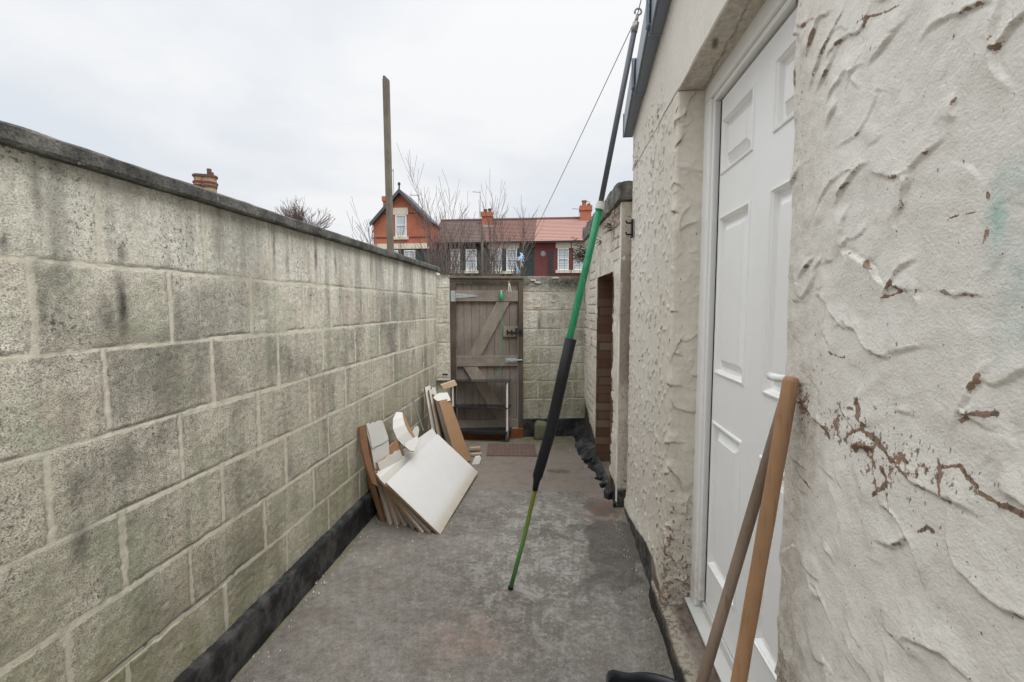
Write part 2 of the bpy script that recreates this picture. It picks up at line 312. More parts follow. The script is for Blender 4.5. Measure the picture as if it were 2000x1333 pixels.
M['post'] = mat_wood('grey_post_wood', (0.12, 0.10, 0.08), (0.25, 0.22, 0.175), 2)
M['handle'] = mat_wood('varnished_handle_wood', (0.30, 0.165, 0.085), (0.43, 0.26, 0.145), 2, 0.42, 0.08, (0.24, 0.11, 0.05), 0.6)
M['handle_old'] = mat_wood('dull_handle_wood', (0.17, 0.12, 0.085), (0.30, 0.23, 0.17), 2, 0.6, 0.15, (0.09, 0.06, 0.04), 0.6)
M['mdf'] = simple('brown_fibreboard', (0.36, 0.215, 0.12), 0.75, 0.15, 12)
M['oldmdf'] = simple('aged_brown_board', (0.20, 0.105, 0.055), 0.8, 0.3, 14)
M['chip'] = simple('chipboard_core', (0.30, 0.19, 0.11), 0.9, 0.35, 90, bump=0.4)
M['pine'] = mat_wood('pale_pine', (0.42, 0.31, 0.19), (0.58, 0.45, 0.30), 1, 0.7, 0.2, (0.30, 0.2, 0.12))
M['greyboard'] = simple('dull_white_board', (0.56, 0.54, 0.49), 0.7, 0.15, 10)
M['galv'] = simple('galvanised_steel', (0.45, 0.49, 0.50), 0.45, 0.12, 40, metal=0.6)
M['iron'] = simple('black_iron', (0.02, 0.018, 0.016), 0.6, 0.3, 40)
M['rust'] = simple('rusted_iron', (0.10, 0.05, 0.03), 0.85, 0.4, 60, bump=0.4)
M['upvc'] = (lambda s: s.done(s.mix(s.ramp(s.noise(4, 5, 0.6), (0.4, 0.0), (0.75, 0.5)), (0.87, 0.86, 0.84), (0.78, 0.77, 0.75)), 0.33, s.bump(s.noise(11, 5, 0.7, s.vec((14, 14, 1.1))), 0.22, 0.004), 0.45))(S('white_moulded_door'))
M['frame'] = (lambda s: s.done(s.mix(s.math('MULTIPLY', s.math('SUBTRACT', 1.0, s.ramp(s.xyz()[2], (0.0, 0.0), (0.55, 1.0))), s.ramp(s.noise(20, 5, 0.7), (0.4, 0.0), (0.65, 0.8))), (0.83, 0.82, 0.795), (0.42, 0.35, 0.22)), 0.4, None, 0.45))(S('white_door_frame'))
M['gasket'] = simple('black_rubber', (0.012, 0.012, 0.013), 0.7)
M['green'] = (lambda s: s.done(s.mix(s.ramp(s.noise(40, 4, 0.7, s.vec((1, 1, 0.25))), (0.56, 0.0), (0.66, 0.55)), s.mix(s.noise(6, 4), (0.008, 0.19, 0.075), (0.014, 0.27, 0.115)), (0.10, 0.30, 0.19)), 0.45, None, 0.4))(S('green_pole_paint'))
M['lime'] = (lambda s: s.done(s.mix(s.ramp(s.xyz()[2], (0.12, 0.0), (0.50, 1.0)), s.mix(s.noise(30, 4), (0.06, 0.22, 0.055), (0.13, 0.32, 0.10)), s.mix(s.noise(25, 4), (0.13, 0.13, 0.01), (0.23, 0.21, 0.02))), 0.5, None, 0.4))(S('worn_green_pole'))
M['foam'] = (lambda s: s.done(s.mix(s.ramp(s.noise(26, 4, 0.8, s.vec((1, 1, 2.5), (0.3, 0.5, 0))), (0.66, 0.0), (0.70, 0.35)), (0.012, 0.012, 0.014), (0.16, 0.16, 0.16)), 0.62, s.bump(s.noise(60, 4), 0.2, 0.003), 0.3))(S('black_sleeve'))
M['slate'] = simple('dark_grey_tube', (0.085, 0.092, 0.108), 0.45, 0.12, 25, 0.4)
M['verge'] = simple('grey_plastic_verge', (0.22, 0.25, 0.30), 0.42, 0.10, 6, 0.4)
M['white'] = simple('white_plastic', (0.60, 0.59, 0.56), 0.5, 0.08)
M['wire'] = simple('plastic_line', (0.20, 0.26, 0.25), 0.5)
M['pegblue'] = simple('pale_blue_plastic', (0.36, 0.52, 0.68), 0.5, 0.1)
M['pegwhite'] = simple('white_peg_plastic', (0.70, 0.66, 0.56), 0.5, 0.1)
M['pegorange'] = simple('orange_peg_plastic', (0.62, 0.22, 0.04), 0.5, 0.1)
M['pegpink'] = simple('faded_pink_plastic', (0.5, 0.33, 0.32), 0.5, 0.1)
M['cord'] = simple('green_cord', (0.03, 0.42, 0.18), 0.5)
M['bucket'] = simple('black_bucket_plastic', (0.012, 0.013, 0.015), 0.33, 0.2, 9, 0.45)
M['chrome'] = simple('dull_chrome', (0.30, 0.28, 0.26), 0.4, 0.15, 30, metal=0.5)
M['glassshelf'] = (lambda s: s.done((0.05, 0.052, 0.055), 0.12, None, 0.5, Transmission_Weight=0.55, Alpha=0.82))(S('smoked_glass'))
M['shelfmetal'] = simple('black_shelf_metal', (0.022, 0.022, 0.024), 0.35, 0.2, 10, 0.5)
M['brick_or'] = mat_brick('orange_red_brick', (0.47, 0.135, 0.07), (0.40, 0.11, 0.058), (0.34, 0.19, 0.145))
M['brick_dk'] = mat_brick('dark_painted_brick', (0.047, 0.058, 0.056), (0.04, 0.05, 0.048), (0.035, 0.042, 0.042))
M['brick_mar'] = mat_brick('maroon_painted_brick', (0.20, 0.055, 0.055), (0.175, 0.05, 0.05), (0.145, 0.045, 0.045))
M['brick_buff'] = mat_brick('buff_brick', (0.46, 0.31, 0.17), (0.38, 0.24, 0.13), (0.30, 0.25, 0.2))
M['brick_yard'] = mat_brick('old_yard_brick', (0.14, 0.064, 0.04), (0.24, 0.17, 0.115), (0.09, 0.075, 0.06), msize=0.008)
M['tile_grey'] = simple('grey_brown_roof_tile', (0.125, 0.088, 0.076), 0.9, 0.2, 3)
M['tile_brown'] = simple('brown_roof_tile', (0.155, 0.085, 0.07), 0.9, 0.15, 3)
M['tile_red'] = simple('pink_red_roof_tile', (0.32, 0.185, 0.155), 0.9, 0.12, 3)
M['tile_slate'] = simple('slate_roof', (0.10, 0.105, 0.12), 0.8, 0.2, 3)
M['barge'] = simple('grey_bargeboard', (0.085, 0.09, 0.105), 0.6)
M['cream'] = simple('cream_painted_stone', (0.62, 0.56, 0.46), 0.75, 0.1)
M['winframe'] = simple('white_window_frame', (0.74, 0.74, 0.73), 0.5, 0.05)
M['gutter'] = simple('black_gutter', (0.03, 0.03, 0.032), 0.5)
M['lead'] = simple('grey_flashing', (0.34, 0.35, 0.37), 0.7)
M['pot'] = simple('clay_pot', (0.34, 0.12, 0.065), 0.85)
M['potdark'] = simple('sooty_clay_pot', (0.12, 0.075, 0.06), 0.9)
M['alu'] = simple('dull_aluminium', (0.18, 0.185, 0.20), 0.5)
def mat_pane():
    s = S('curtained_window_glass'); x = s.xyz()
    n = s.noise(2.0, 3, 0.5, s.vec((9, 9, 0.35)))
    c = s.mix(n, (0.30, 0.34, 0.37), (0.62, 0.66, 0.68)); return s.done(c, 0.12, None, 0.6)
M['pane'] = mat_pane()
M['twig'] = simple('bare_twig_bark', (0.15, 0.105, 0.095), 0.9, 0.25, 6)
M['bark'] = simple('pale_sapling_bark', (0.20, 0.165, 0.13), 0.9, 0.3, 5)
M['mesh'] = simple('green_fence_wire', (0.035, 0.075, 0.06), 0.6)
M['leaf'] = simple('wall_fern_leaf', (0.065, 0.085, 0.028), 0.7, 0.5, 30)
M['drysprig'] = simple('dry_stem', (0.19, 0.13, 0.07), 0.9, 0.3, 30)
M['moss'] = simple('mossy_stone', (0.19, 0.185, 0.12), 0.95, 0.5, 25, bump=0.6)
M['redtile'] = simple('red_paving_tile', (0.20, 0.135, 0.115), 0.85, 0.5, 20, bump=0.4)
M['dirt'] = (lambda s: s.done(s.mix(s.noise(0.8, 6), (0.10, 0.095, 0.08), (0.19, 0.18, 0.15)), 0.95, s.bump(s.noise(30, 5), 0.5, 0.02)))(S('rough_ground'))
def mat_stonestep():
    s = S('worn_painted_step'); n = s.noise(9, 6, 0.7, None, 0.5); n2 = s.noise(60, 5, 0.7); z = s.xyz()
    c = s.mix(s.ramp(n, (0.38, 0.0), (0.6, 1.0)), (0.095, 0.062, 0.05), (0.215, 0.18, 0.148)); c = s.mix(s.ramp(n2, (0.5, 0.0), (0.75, 0.7)), c, (0.06, 0.05, 0.042))
    c = s.mix(s.math('MULTIPLY', s.ramp(s.math('ADD', z[0], s.math('MULTIPLY', n2, 0.05)), (0.045, 1.0), (0.075, 0.0)), s.ramp(n2, (0.42, 0.0), (0.55, 0.8))), c, (0.36, 0.33, 0.26))
    c = s.mix(s.ramp(s.math('ADD', s.math('ADD', z[0], 0.012), s.math('MULTIPLY', n, 0.03)), (0.0, 1.0), (0.012, 0.0)), c, (0.03, 0.027, 0.025))
    return s.done(c, 0.85, s.bump(s.math('ADD', n2, n), 0.6, 0.006), 0.25)
M['step'] = mat_stonestep()

# ------------------------------------------------------------------ ground
link('ground', [(-400, -400, -0.08), (400, -400, -0.08), (400, 400, -0.08), (-400, 400, -0.08)], [(0, 1, 2, 3)], M['dirt'])['kind'] = 'structure'
def yard():
    xs = np.arange(-1.30, 0.80, 0.0125); ys = np.concatenate([np.arange(-1.6, 0.9, 0.05), np.arange(0.9, 3.6, 0.0125), np.arange(3.6, 5.3, 0.02)])
    X, Y = np.meshgrid(xs, ys, indexing='ij')
    h = (fbm(X * 2, Y * 2, 5, 4) - 0.5) * 0.016 + (fbm(X * 30, Y * 30, 9, 3) - 0.5) * 0.003
    line = 3.27 + 0.03 * X + 0.03 * (fbm(X * 3, Y * 0 + 1, 14, 4) - 0.5)
    far = sstep(-0.006, 0.006, Y - line)
    h -= 0.010 * np.exp(-((Y - line) / 0.010) ** 2) * sstep(0.3, 0.5, fbm(X * 5, Y * 0, 3, 3)) + 0.004 * (1 - far)
    h -= 0.006 * np.exp(-((Y - 2.2 - 0.02 * (fbm(X * 4, X * 0, 31) - 0.5) * 2) / 0.006) ** 2) * sstep(-0.5, -0.9, X)
    for (x0_, y0_, x1_, y1_) in ((-0.75, 1.55, 0.42, 1.78), (0.05, 2.6, 0.40, 2.1), (-1.1, 2.42, -0.55, 2.2)):
        t_ = np.clip(((X - x0_) * (x1_ - x0_) + (Y - y0_) * (y1_ - y0_)) / ((x1_ - x0_) ** 2 + (y1_ - y0_) ** 2), 0, 1); d_ = np.hypot(X - x0_ - t_ * (x1_ - x0_), Y - y0_ - t_ * (y1_ - y0_) + 0.10 * (fbm(X * 5, Y * 5, 411, 4) - 0.5)); h -= 0.007 * np.exp(-(d_ / 0.008) ** 2)
    wn_ = fbm(X * 3.5, Y * 3.5, 21, 4)
    wet = sstep(0.50, 0.54, wn_ + 0.42 * np.exp(-(((X - 0.30) / 0.13) ** 2 + ((Y - 2.65) / 0.60) ** 2)) - 0.06)
    wet *= sstep(0.05, 0.15, X) * (1 - sstep(3.0, 3.25, Y)) * sstep(1.9, 2.2, Y)
    wet = np.maximum(wet, 0.9 * sstep(0.9, 0.6, ((X - 0.02) / 0.10) ** 2 + ((Y - 3.66) / 0.045) ** 2 + (wn_ - .5) * 2))
    dirt = sstep(0.10, 0.0, X + 1.18) * 0.9
    red = 0.9 * np.exp(-(((X - 0.32) / 0.10) ** 2 + ((Y - 3.02) / 0.25) ** 2)) + 0.4 * np.exp(-(((X + 0.35) / 0.15) ** 2 + ((Y - 1.72) / 0.15) ** 2))
    moss = np.maximum(np.maximum(sstep(-1.10, -1.16, X + 0.05 * wn_), 1.0 * sstep(4.2, 4.6, Y + 0.25 * (wn_ - 0.5))), 0.3 * sstep(0.36, 0.43, X))
    pale = np.clip(0.25 + 0.95 * np.exp(-(((X + 0.05) / 0.42) ** 2 + ((Y - 2.45) / 0.75) ** 2)), 0, 1)
    patch = 0.95 * sstep(1.15, 0.8, ((X + 0.30) / 0.13) ** 2 + ((Y - 3.55) / 0.10) ** 2 + (wn_ - .5) * 1.6)
    V = np.stack([X, Y, h], -1).reshape(-1, 3)
    o = link('yard_floor', V, gridq(len(xs), len(ys)), M['floor'], smooth=True, attrs=dict(far=far * (1 - 0.0 * patch), wet=np.clip(wet, 0, 1), red=np.clip(red, 0, 1), moss=np.clip(moss, 0, 1), pale=np.clip(np.maximum(pale, patch), 0, 1)))
    o['kind'] = 'structure'
yard()
# ------------------------------------------------------------------ block walls
def block_face(name, s_, z_, courses, joints, place, parent, hw=(0.0085, 0.0062), seed=1, stains=(), lowz=0.9, brown=(), amp=0.0022, ck=(0.42, 0.66), mossamt=0.8, upamt=1.0, upflat=0.0):
    Sg, Zg = np.meshgrid(s_, z_, indexing='ij')
    wob = (fbm(Sg * 9, Zg * 9, seed, 3) - 0.5); wob2 = (fbm(Sg * 45, Zg * 45, seed + 7, 3) - 0.5)
    Zw = Zg + 0.010 * (fbm(Sg * 2.2, Zg * 0.5, seed + 3, 3) - 0.5) + 0.006 * wob2
    bed = np.full(Sg.shape, 9.0); up = np.zeros(Sg.shape)
    for c in courses[1:-1]:
        d = Zw - c; bed = np.where(np.abs(d) < np.abs(bed), d, bed)
    head = np.full(Sg.shape, 9.0); bid = np.zeros(Sg.shape)
    for k in range(len(courses) - 1):
        hi, lo = courses[k], courses[k + 1]; inb = (Zw <= hi) & (Zw > lo)
        for q, j in enumerate(joints[k]):
            d = Sg + 0.010 * wob2 + 0.012 * wob - j; head = np.where(inb & (np.abs(d) < np.abs(head)), d, head)
            bid = np.where(inb & (d > 0), k * 37 + q + 1, bid)
        bid = np.where(inb & (bid == 0), k * 37 + 99, bid)
    vb = 0.45 + 1.1 * fbm(Sg * 5, Zg * 5, seed + 20, 4)
    mort = np.maximum(sstep(hw[1] * vb + 0.003, hw[1] * vb, np.abs(bed)), sstep(hw[0] * vb + 0.003, hw[0] * vb, np.abs(head)))
    crack = np.maximum(np.exp(-((bed - hw[1] * vb - 0.003) / 0.0035) ** 2), 0.6 * np.exp(-((np.abs(head) - hw[0] * vb - 0.002) / 0.003) ** 2)) * sstep(ck[0], ck[1], fbm(Sg * 7, Zg * 7, seed + 11, 4))
    tint = np.random.RandomState(seed + 5).rand(4000)[bid.astype(int) % 4000]
    tint = np.clip(0.10 + 0.8 * tint + 0.35 * (fbm(Sg * 3, Zg * 3, seed + 2, 4) - 0.5), 0, 1)
    stn = np.zeros(Sg.shape)
    for (sc, zc, ws, wz, a) in stains:
        stn = np.maximum(stn, a * np.exp(-((Sg - sc + 0.02 * wob) / ws) ** 2 - ((Zg - zc) / wz) ** 2))
    drip = sstep(0.58, 0.74, fbm(Sg * 9 + 3, Zg * 0.7, seed + 40, 4)) * sstep(courses[0] - 0.8, courses[0], Zg)
    stn = np.maximum(stn, 0.38 * drip)
    br = np.zeros(Sg.shape)
    for (s0, s1, c, side) in brown:
        br = np.maximum(br, sstep(s0 - 0.05, s0, Sg) * sstep(s1 + 0.05, s1, Sg) * ((Zw - c) * side > -0.002) * (np.abs(Zw - c) < 0.009))
    low = np.clip(mossamt * sstep(lowz + 0.25, courses[-1], Zg + 0.35 * (fbm(Sg * 1.7, Zg * 1.7, seed + 33, 3) - 0.5)), 0, 1)
    low = np.clip(low + 0.26 * np.clip(mossamt, 0, 1) * sstep(0.52, 0.70, fbm(Sg * 1.3 + 9, Zg * 1.3, seed + 50, 4)), 0, 1) * (1 - 0.55 * mort)
    h = amp * 2.0 * (fbm(Sg * 60, Zg * 60, seed + 60, 3) - 0.5) + amp * 1.2 * (fbm(Sg * 8, Zg * 8, seed + 61, 3) - 0.5)
    h = h * (1 - 0.5 * mort) + (0.0002 + 0.0016 * wob2) * mort - 0.003 * crack - 0.006 * br
    upw = np.clip(sstep(courses[1] - 0.06, courses[1] + 0.06, Zg) * 0.85 + 0.25 * sstep(courses[3], courses[1], Zg), 0, 1) * upamt * (1 - 0.7 * mort)
    upw = np.maximum(upw, upflat * (1 - 0.7 * mort))
    V = place(Sg, Zg, h).reshape(-1, 3)
    return link(name, V, gridq(len(s_), len(z_)), M['block'], parent, smooth=True, attrs=dict(up=upw, mortar=mort, crack=crack, tint=tint, stain=stn, brown=br, low=low))
# left wall
LW = thing('block_wall', (-1.2, 2.0, 0), 'long pale concrete block wall with dark coping running down the left of the yard', 'wall', 'concrete block walls of the yard')
CZ = [1.700, 1.457, 1.237, 1.006, 0.780, 0.555, 0.347, 0.165]
JY = [[1.094 + 0.362 * k for k in range(-5, 10)], [0.932 + 0.375 * k for k in range(-5, 10)], [1.088 + 0.377 * k for k in range(-5, 10)], [0.936 + 0.381 * k for k in range(-5, 10)],
      [1.104 + 0.382 * k for k in range(-5, 10)], [0.95 + 0.380 * k for k in range(-5, 10)], [1.093 + 0.378 * k for k in range(-5, 10)]]
ys = np.concatenate([np.arange(-1.2, 0.78, 0.03), np.arange(0.78, 1.7, 0.004), np.arange(1.7, 2.8, 0.0065), np.arange(2.8, 4.47, 0.011), [4.47]])
zs = np.arange(0.10, 1.7001, 0.005)
p2 = lambda px, py: aX(px, py, -1.2)
st = [(p2(238, 600)[1], p2(238, 600)[2], 0.018, 0.085, 0.95), (p2(237, 480)[1], 1.50, 0.012, 0.03, 0.7), (p2(205, 600)[1], 1.33, 0.03, 0.05, 0.5), (p2(80, 560)[1], 1.36, 0.014, 0.10, 0.5),
      (p2(14, 480)[1], p2(14, 475)[2], 0.008, 0.02, 0.9), (p2(160, 950)[1], p2(160, 950)[2], 0.03, 0.06, 0.6), (p2(160, 1050)[1], p2(160, 1060)[2], 0.025, 0.06, 0.7), (p2(240, 900)[1], p2(240, 900)[2], 0.07, 0.06, 0.45),
      (p2(65, 330)[1], 1.62, 0.012, 0.07, 0.6), (p2(535, 480)[1], 1.61, 0.01, 0.1, 0.75), (p2(617, 500)[1], 1.60, 0.012, 0.09, 0.8), (p2(655, 515)[1], 1.60, 0.012, 0.09, 0.65), (p2(725, 530)[1], 1.60, 0.012, 0.09, 0.6), (p2(700, 520)[1], 1.60, 0.01, 0.09, 0.5), (p2(560, 470)[1], 1.55, 0.012, 0.06, 0.5), (p2(345, 560)[1], 1.33, 0.02, 0.12, 0.35)]
block_face('block_face', ys, zs, CZ, JY, lambda s, z, h: np.stack([-1.2 + h + 0 * s, s, z], -1), LW, seed=3, stains=st, brown=[(0.75, 1.27, 0.353, -1), (1.30, 1.50, 0.349, -1)])
MB().box((-1.36, -1.2, 0), (-1.204, 4.62, 1.695)).out('wall_core', M['greyboard'], LW)
def noisy_bar(name, m, parent, prof, ys_, amp, seed):      # sweep a closed x-z profile along y with roughness
    n = len(prof); V = []
    P = np.array(prof)
    for i, y in enumerate(ys_):
        for j in range(n):
            a = fbm(np.array([y * 14.0]), np.array([j * 1.7]), seed, 4)[0] - 0.5; b = fbm(np.array([y * 14.0 + 50]), np.array([j * 1.7]), seed + 1, 4)[0] - 0.5
            V.append((P[j][0] + amp * a * 2, y, P[j][1] + amp * b * 2))
    k = len(ys_); F = [(i * n + j, i * n + (j + 1) % n, (i + 1) * n + (j + 1) % n, (i + 1) * n + j) for i in range(k - 1) for j in range(n)]
    F += [tuple(range(n - 1, -1, -1)), tuple(range((k - 1) * n, k * n))]
    return link(name, V, F, m, parent)
noisy_bar('coping', M['coping'], LW, [(-1.385, 1.703), (-1.172, 1.700), (-1.168, 1.708), (-1.168, 1.738), (-1.176, 1.745), (-1.38, 1.752)], np.arange(-1.2, 4.50, 0.02), 0.003, 5)
def plinth():
    s_ = np.concatenate([np.arange(-1.2, 0.9, 0.05), np.arange(0.9, 4.47, 0.012)]); t_ = np.linspace(0, 1, 26)
    Sg, T = np.meshgrid(s_, t_, indexing='ij')
    top = 0.174 + 0.012 * (fbm(Sg * 12, Sg * 0, 8, 5) - 0.5) + 0.004 * np.sin(Sg * 3)
    z = np.where(T < 0.8, T / 0.8 * (top - 0.012) - 0.02, top - 0.012 + 0.014 * (T - 0.8) / 0.2)
    x = -1.170 - 0.032 * sstep(0.80, 0.92, T) + 0.004 * (fbm(Sg * 14, z * 14, 18, 4) - 0.5)
    return link('plinth', np.stack([x, Sg, z], -1).reshape(-1, 3), gridq(len(s_), len(t_)), M['tar'], LW, smooth=True)
plinth()
# gate wall frame
G0 = np.array([-1.2, 4.47, 0.0]); GU = np.array([0.9809, 0.1945, 0.0]); GN = np.array([0.1945, -0.9809, 0.0])
def gw(s, z, o=0.0): return G0 + GU * s + np.array([0, 0, z]) + GN * o
def gplace(s, z, h): return np.stack([G0[0] + GU[0] * s + GN[0] * h, G0[1] + GU[1] * s + GN[1] * h, z], -1)
GWL = thing('block_wall', gw(1.2, 0), 'short block wall with mortar stubs to the right of the wooden gate', 'wall', 'concrete block walls of the yard')
gz = [1.665, 1.496, 1.31, 1.12, 0.94, 0.757, 0.575, 0.39, 0.20]
gj = [[1.25, 1.72], [1.12, 1.45], [1.04, 1.40], [1.21, 1.66], [1.03, 1.40], [1.24, 1.60], [1.03, 1.40], [1.22, 1.55]]
def topdark(o, seed):      # darken the weathered top course and rusty drips through the stain mask
    pass
block_face('block_face', np.arange(0.872, 1.80, 0.008), np.arange(0.12, 1.6651, 0.008), gz, gj, gplace, GWL, (0.0075, 0.006), 23, lowz=0.95, amp=0.004, mossamt=1.25, upamt=0.2, upflat=0.5, ck=(0.12, 0.42),  # wider crack mask here paints the shadow lines at the beds
           stains=[(0.95, 1.60, 0.25, 0.09, 0.85), (1.3, 1.60, 0.35, 0.085, 0.95), (1.6, 1.58, 0.2, 0.09, 0.9), (1.04, 1.17, 0.02, 0.09, 0.7), (1.20, 1.45, 0.05, 0.05, 0.5), (1.15, 1.22, 0.06, 0.06, 0.4)])
m = MB(); m.obox(gw(0.872, 0, -0.004), GU * 0.95, -GN * 0.14, (0, 0, 1.66)); m.out('wall_core', M['greyboard'], GWL)
m = MB(); m.obox(gw(0.868, 0, 0.0), GU * 0.20, GN * 0.02, (0, 0, 0.19)); m.obox(gw(1.068, 0, 0.0), GU * 0.7, GN * 0.028, (0, 0, 0.185)); m.out('plinth', M['tar'], GWL, bevel=0.006)
for (s, z) in ((0.99, 1.595), (1.0, 1.59), (1.17, 1.64), (0.99, 1.345), (1.16, 1.40), (0.945, 1.615)):
    MB().obox(gw(s, z, -0.005), GU * (0.035 + rnd.random() * 0.035), GN * 0.014, (0, 0, 0.014)).out('mortar_stub', M['cream'], GWL, bevel=0.003)
GP = thing('gate_pier', gw(0.06, 0), 'narrow pier of square pale blocks between the long wall and the gate', 'pier')
block_face('block_face', np.arange(-0.02, 0.1281, 0.006), np.arange(0.02, 1.671, 0.008), [1.671, 1.53, 1.36, 1.18, 0.99, 0.81, 0.63, 0.45, 0.25, 0.02], [[] for _ in range(9)], lambda s, z, h: gplace(s, z, h + 0.03), GP, (0.005, 0.004), 41, lowz=0.7, amp=0.004, upflat=0.4, ck=(0.12, 0.42), stains=[(0.09, 1.66, 0.09, 0.03, 0.7)])
m = MB(); m.obox(gw(-0.02, 0, 0.026), GU * 0.148, -GN * 0.14, (0, 0, 1.667)); m.out('pier_core', M['greyboard'], GP)
MB().obox(gw(0.05, 0.665, 0.03), GU * 0.05, GN * 0.006, (0, 0, 0.012)).out('iron_stub', M['iron'], GP)
# gate
GT = thing('wooden_gate', gw(0.49, 0), 'weathered brown ledged and braced timber gate closing the end of the yard', 'gate')
for (s0, s1) in ((0.130, 0.188), (0.822, 0.870)):
    MB().obox(gw(s0, 0.0, -0.02), GU * (s1 - s0), GN * 0.045, (0, 0, 1.60)).out('frame_post', M['gateframe'], GT, bevel=0.003)
MB().obox(gw(0.130, 1.601, -0.02), GU * 0.74, GN * 0.045, (0, 0, 0.033)).out('frame_head', M['gateframe'], GT, bevel=0.003)
MB().obox(gw(0.124, 1.635, -0.03), GU * 0.752, GN * 0.065, (0, 0, 0.024)).out('frame_cap', M['post'], GT, bevel=0.003)
x = 0.190; k = 0
while x < 0.815:
    wd = min(0.0785 + rnd.uniform(-.002, .002), 0.820 - x)
    MB().obox(gw(x, 0.115 + rnd.uniform(-.006, .006), -0.030 + rnd.uniform(-.003, .001)), GU * (wd - 0.0015), GN * 0.020, (0, 0, 1.475)).out('board', M['gatewood'], GT, bevel=0.003)
    x += wd; k += 1
MB().obox(gw(0.19, 0.12, -0.0345), GU * 0.63, -GN * 0.008, (0, 0, 1.46)).out('light_stop', M['gateframe'], GT)  # added sheet, stops light showing through the gaps between boards
def rail(z0, z1, s0=0.19, s1=0.818, nm='rail'): return MB().obox(gw(s0, z0, -0.0085), GU * (s1 - s0), GN * 0.026, (0, 0, z1 - z0)).out(nm, M['gatewoodh'], GT, bevel=0.004)
rail(1.405, 1.515, 0.15); rail(0.745, 0.852); rail(0.100, 0.190, 0.19, 0.815)
def brace(a, b, wd):
    a = np.array(a); b = np.array(b); poly = [gw(a[0], a[1], -0.0085), gw(a[0] + wd, a[1], -0.0085), gw(b[0] + wd, b[1], -0.0085), gw(b[0], b[1], -0.0085)]
    MB().prism(poly, GN * 0.022).out('brace', M['gatebrace'], GT, bevel=0.003)
brace((0.305, 0.853), (0.60, 1.404), 0.135); brace((0.60, 0.191), (0.255, 0.744), 0.145)
mb = MB(); mb.obox(gw(0.138, 1.405, 0.0255), GU * 0.038, GN * 0.004, (0, 0, 0.108))
mb.prism([gw(0.182, 1.435, 0.0180), gw(0.182, 1.490, 0.0180), gw(0.400, 1.468, 0.0180), gw(0.405, 1.462, 0.0180), gw(0.400, 1.455, 0.0180)], GN * 0.0045)
mb.tube([gw(0.179, 1.405, 0.026), gw(0.179, 1.513, 0.026)], 0.007, 10)
hg = mb.out('tee_hinge', M['galv'], GT)
for (s, z) in ((0.21, 1.466), (0.25, 1.463), (0.315, 1.463), (0.385, 1.462), (0.205, 1.447)):
    MB().tube([gw(s, z, 0.022), gw(s, z, 0.0245)], 0.004, 8).out('screw', M['iron'], hg)
lp = MB().obox(gw(0.665, 1.045, -0.0085), GU * 0.152, GN * 0.024, (0, 0, 0.105)).out('latch_block', M['gatebrace'], GT, bevel=0.003)
mb = MB(); mb.tube([gw(0.700, 1.093, 0.022), gw(0.845, 1.093, 0.026)], 0.007, 8)
for s in (0.70, 0.742, 0.79): mb.obox(gw(s, 1.070 if s < .75 else 1.06, 0.0158), GU * (0.016 if s < .75 else 0.022), GN * 0.014, (0, 0, 0.046 if s < .75 else 0.075))
mb.obox(gw(0.826, 1.068, 0.0255), GU * 0.034, GN * 0.012, (0, 0, 0.05)); mb.tube([gw(0.765, 1.093, 0.024), gw(0.765, 1.075, 0.034)], 0.005, 8)
mb.out('black_bolt', M['iron'], GT)
mb = MB(); mb.tube([gw(0.70, 0.806, 0.030), gw(0.86, 0.808, 0.032)], 0.0065, 8); mb.obox(gw(0.685, 0.780, 0.0180), GU * 0.115, GN * 0.003, (0, 0, 0.05))
for s in (0.705, 0.745, 0.785): mb.obox(gw(s, 0.792, 0.021), GU * 0.012, GN * 0.016, (0, 0, 0.028))
mb.tube([gw(0.752, 0.806, 0.032), gw(0.752, 0.790, 0.044)], 0.004, 8); mb.out('steel_bolt', M['galv'], GT)
MB().obox(gw(0.128, 0.0, 0.026), GU * 0.742, GN * 0.035, (0, 0, 0.098)).out('threshold', M['threshold'], GT, bevel=0.004)
# clutter at the gate
bp = aZ(1060, 860)
def lump(name, c, r, m, parent=None, seed=0, n=14, **k):
    V = []; F = []
    for i in range(n + 1):
        for j in range(2 * n):
            t = math.pi * i / n; p = math.pi * j / n; d = np.array([math.sin(t) * math.cos(p), math.sin(t) * math.sin(p), math.cos(t)])
            d = np.sign(d) * np.abs(d) ** 0.4
            q = 1 + 0.35 * (fbm(np.array([d[0] * 2 + 5 + seed]), np.array([d[1] * 2 + d[2] * 1.7 + 5]), seed, 3)[0] - 0.5)
            V.append(np.array(c) + np.array(r) * d * q)
    for i in range(n):
        for j in range(2 * n): F.append((i * 2 * n + j, (i + 1) * 2 * n + j, (i + 1) * 2 * n + (j + 1) % (2 * n), i * 2 * n + (j + 1) % (2 * n)))
    return link(name, V, F, m, parent, smooth=True, **k)
tag(lump('stone_block', gw(1.05, 0.085, 0.10), (0.075, 0.06, 0.10), M['moss'], seed=4, origin=gw(1.05, 0, 0.10)), 'mossy upright stone standing at the foot of the block wall beside the gate', 'stone')
def redtile():
    c = aZ(1003, 880); t = thing('paving_tile', (c[0], c[1], 0), 'reddish studded paving tile set in the concrete before the gate', 'paving')
    u = np.array([0.46, 0.03, 0]); v = np.array([-0.04, 0.36, 0]); o = np.array([c[0] - 0.23, c[1] - 0.19, -0.02])
    MB().obox(o, u, v, (0, 0, 0.0265)).out('tile_base', M['redtile'], t)
    mb = MB()
    for i in range(12):
        for j in range(9):
            q = o + u * (i + 0.12) / 12 + v * (j + 0.12) / 9 + np.array([0, 0, 0.0266]); mb.obox(q, u / 12 * 0.72, v / 9 * 0.72, (0, 0, 0.005))
    mb.out('studs', M['redtile'], t, bevel=0.002)
redtile()
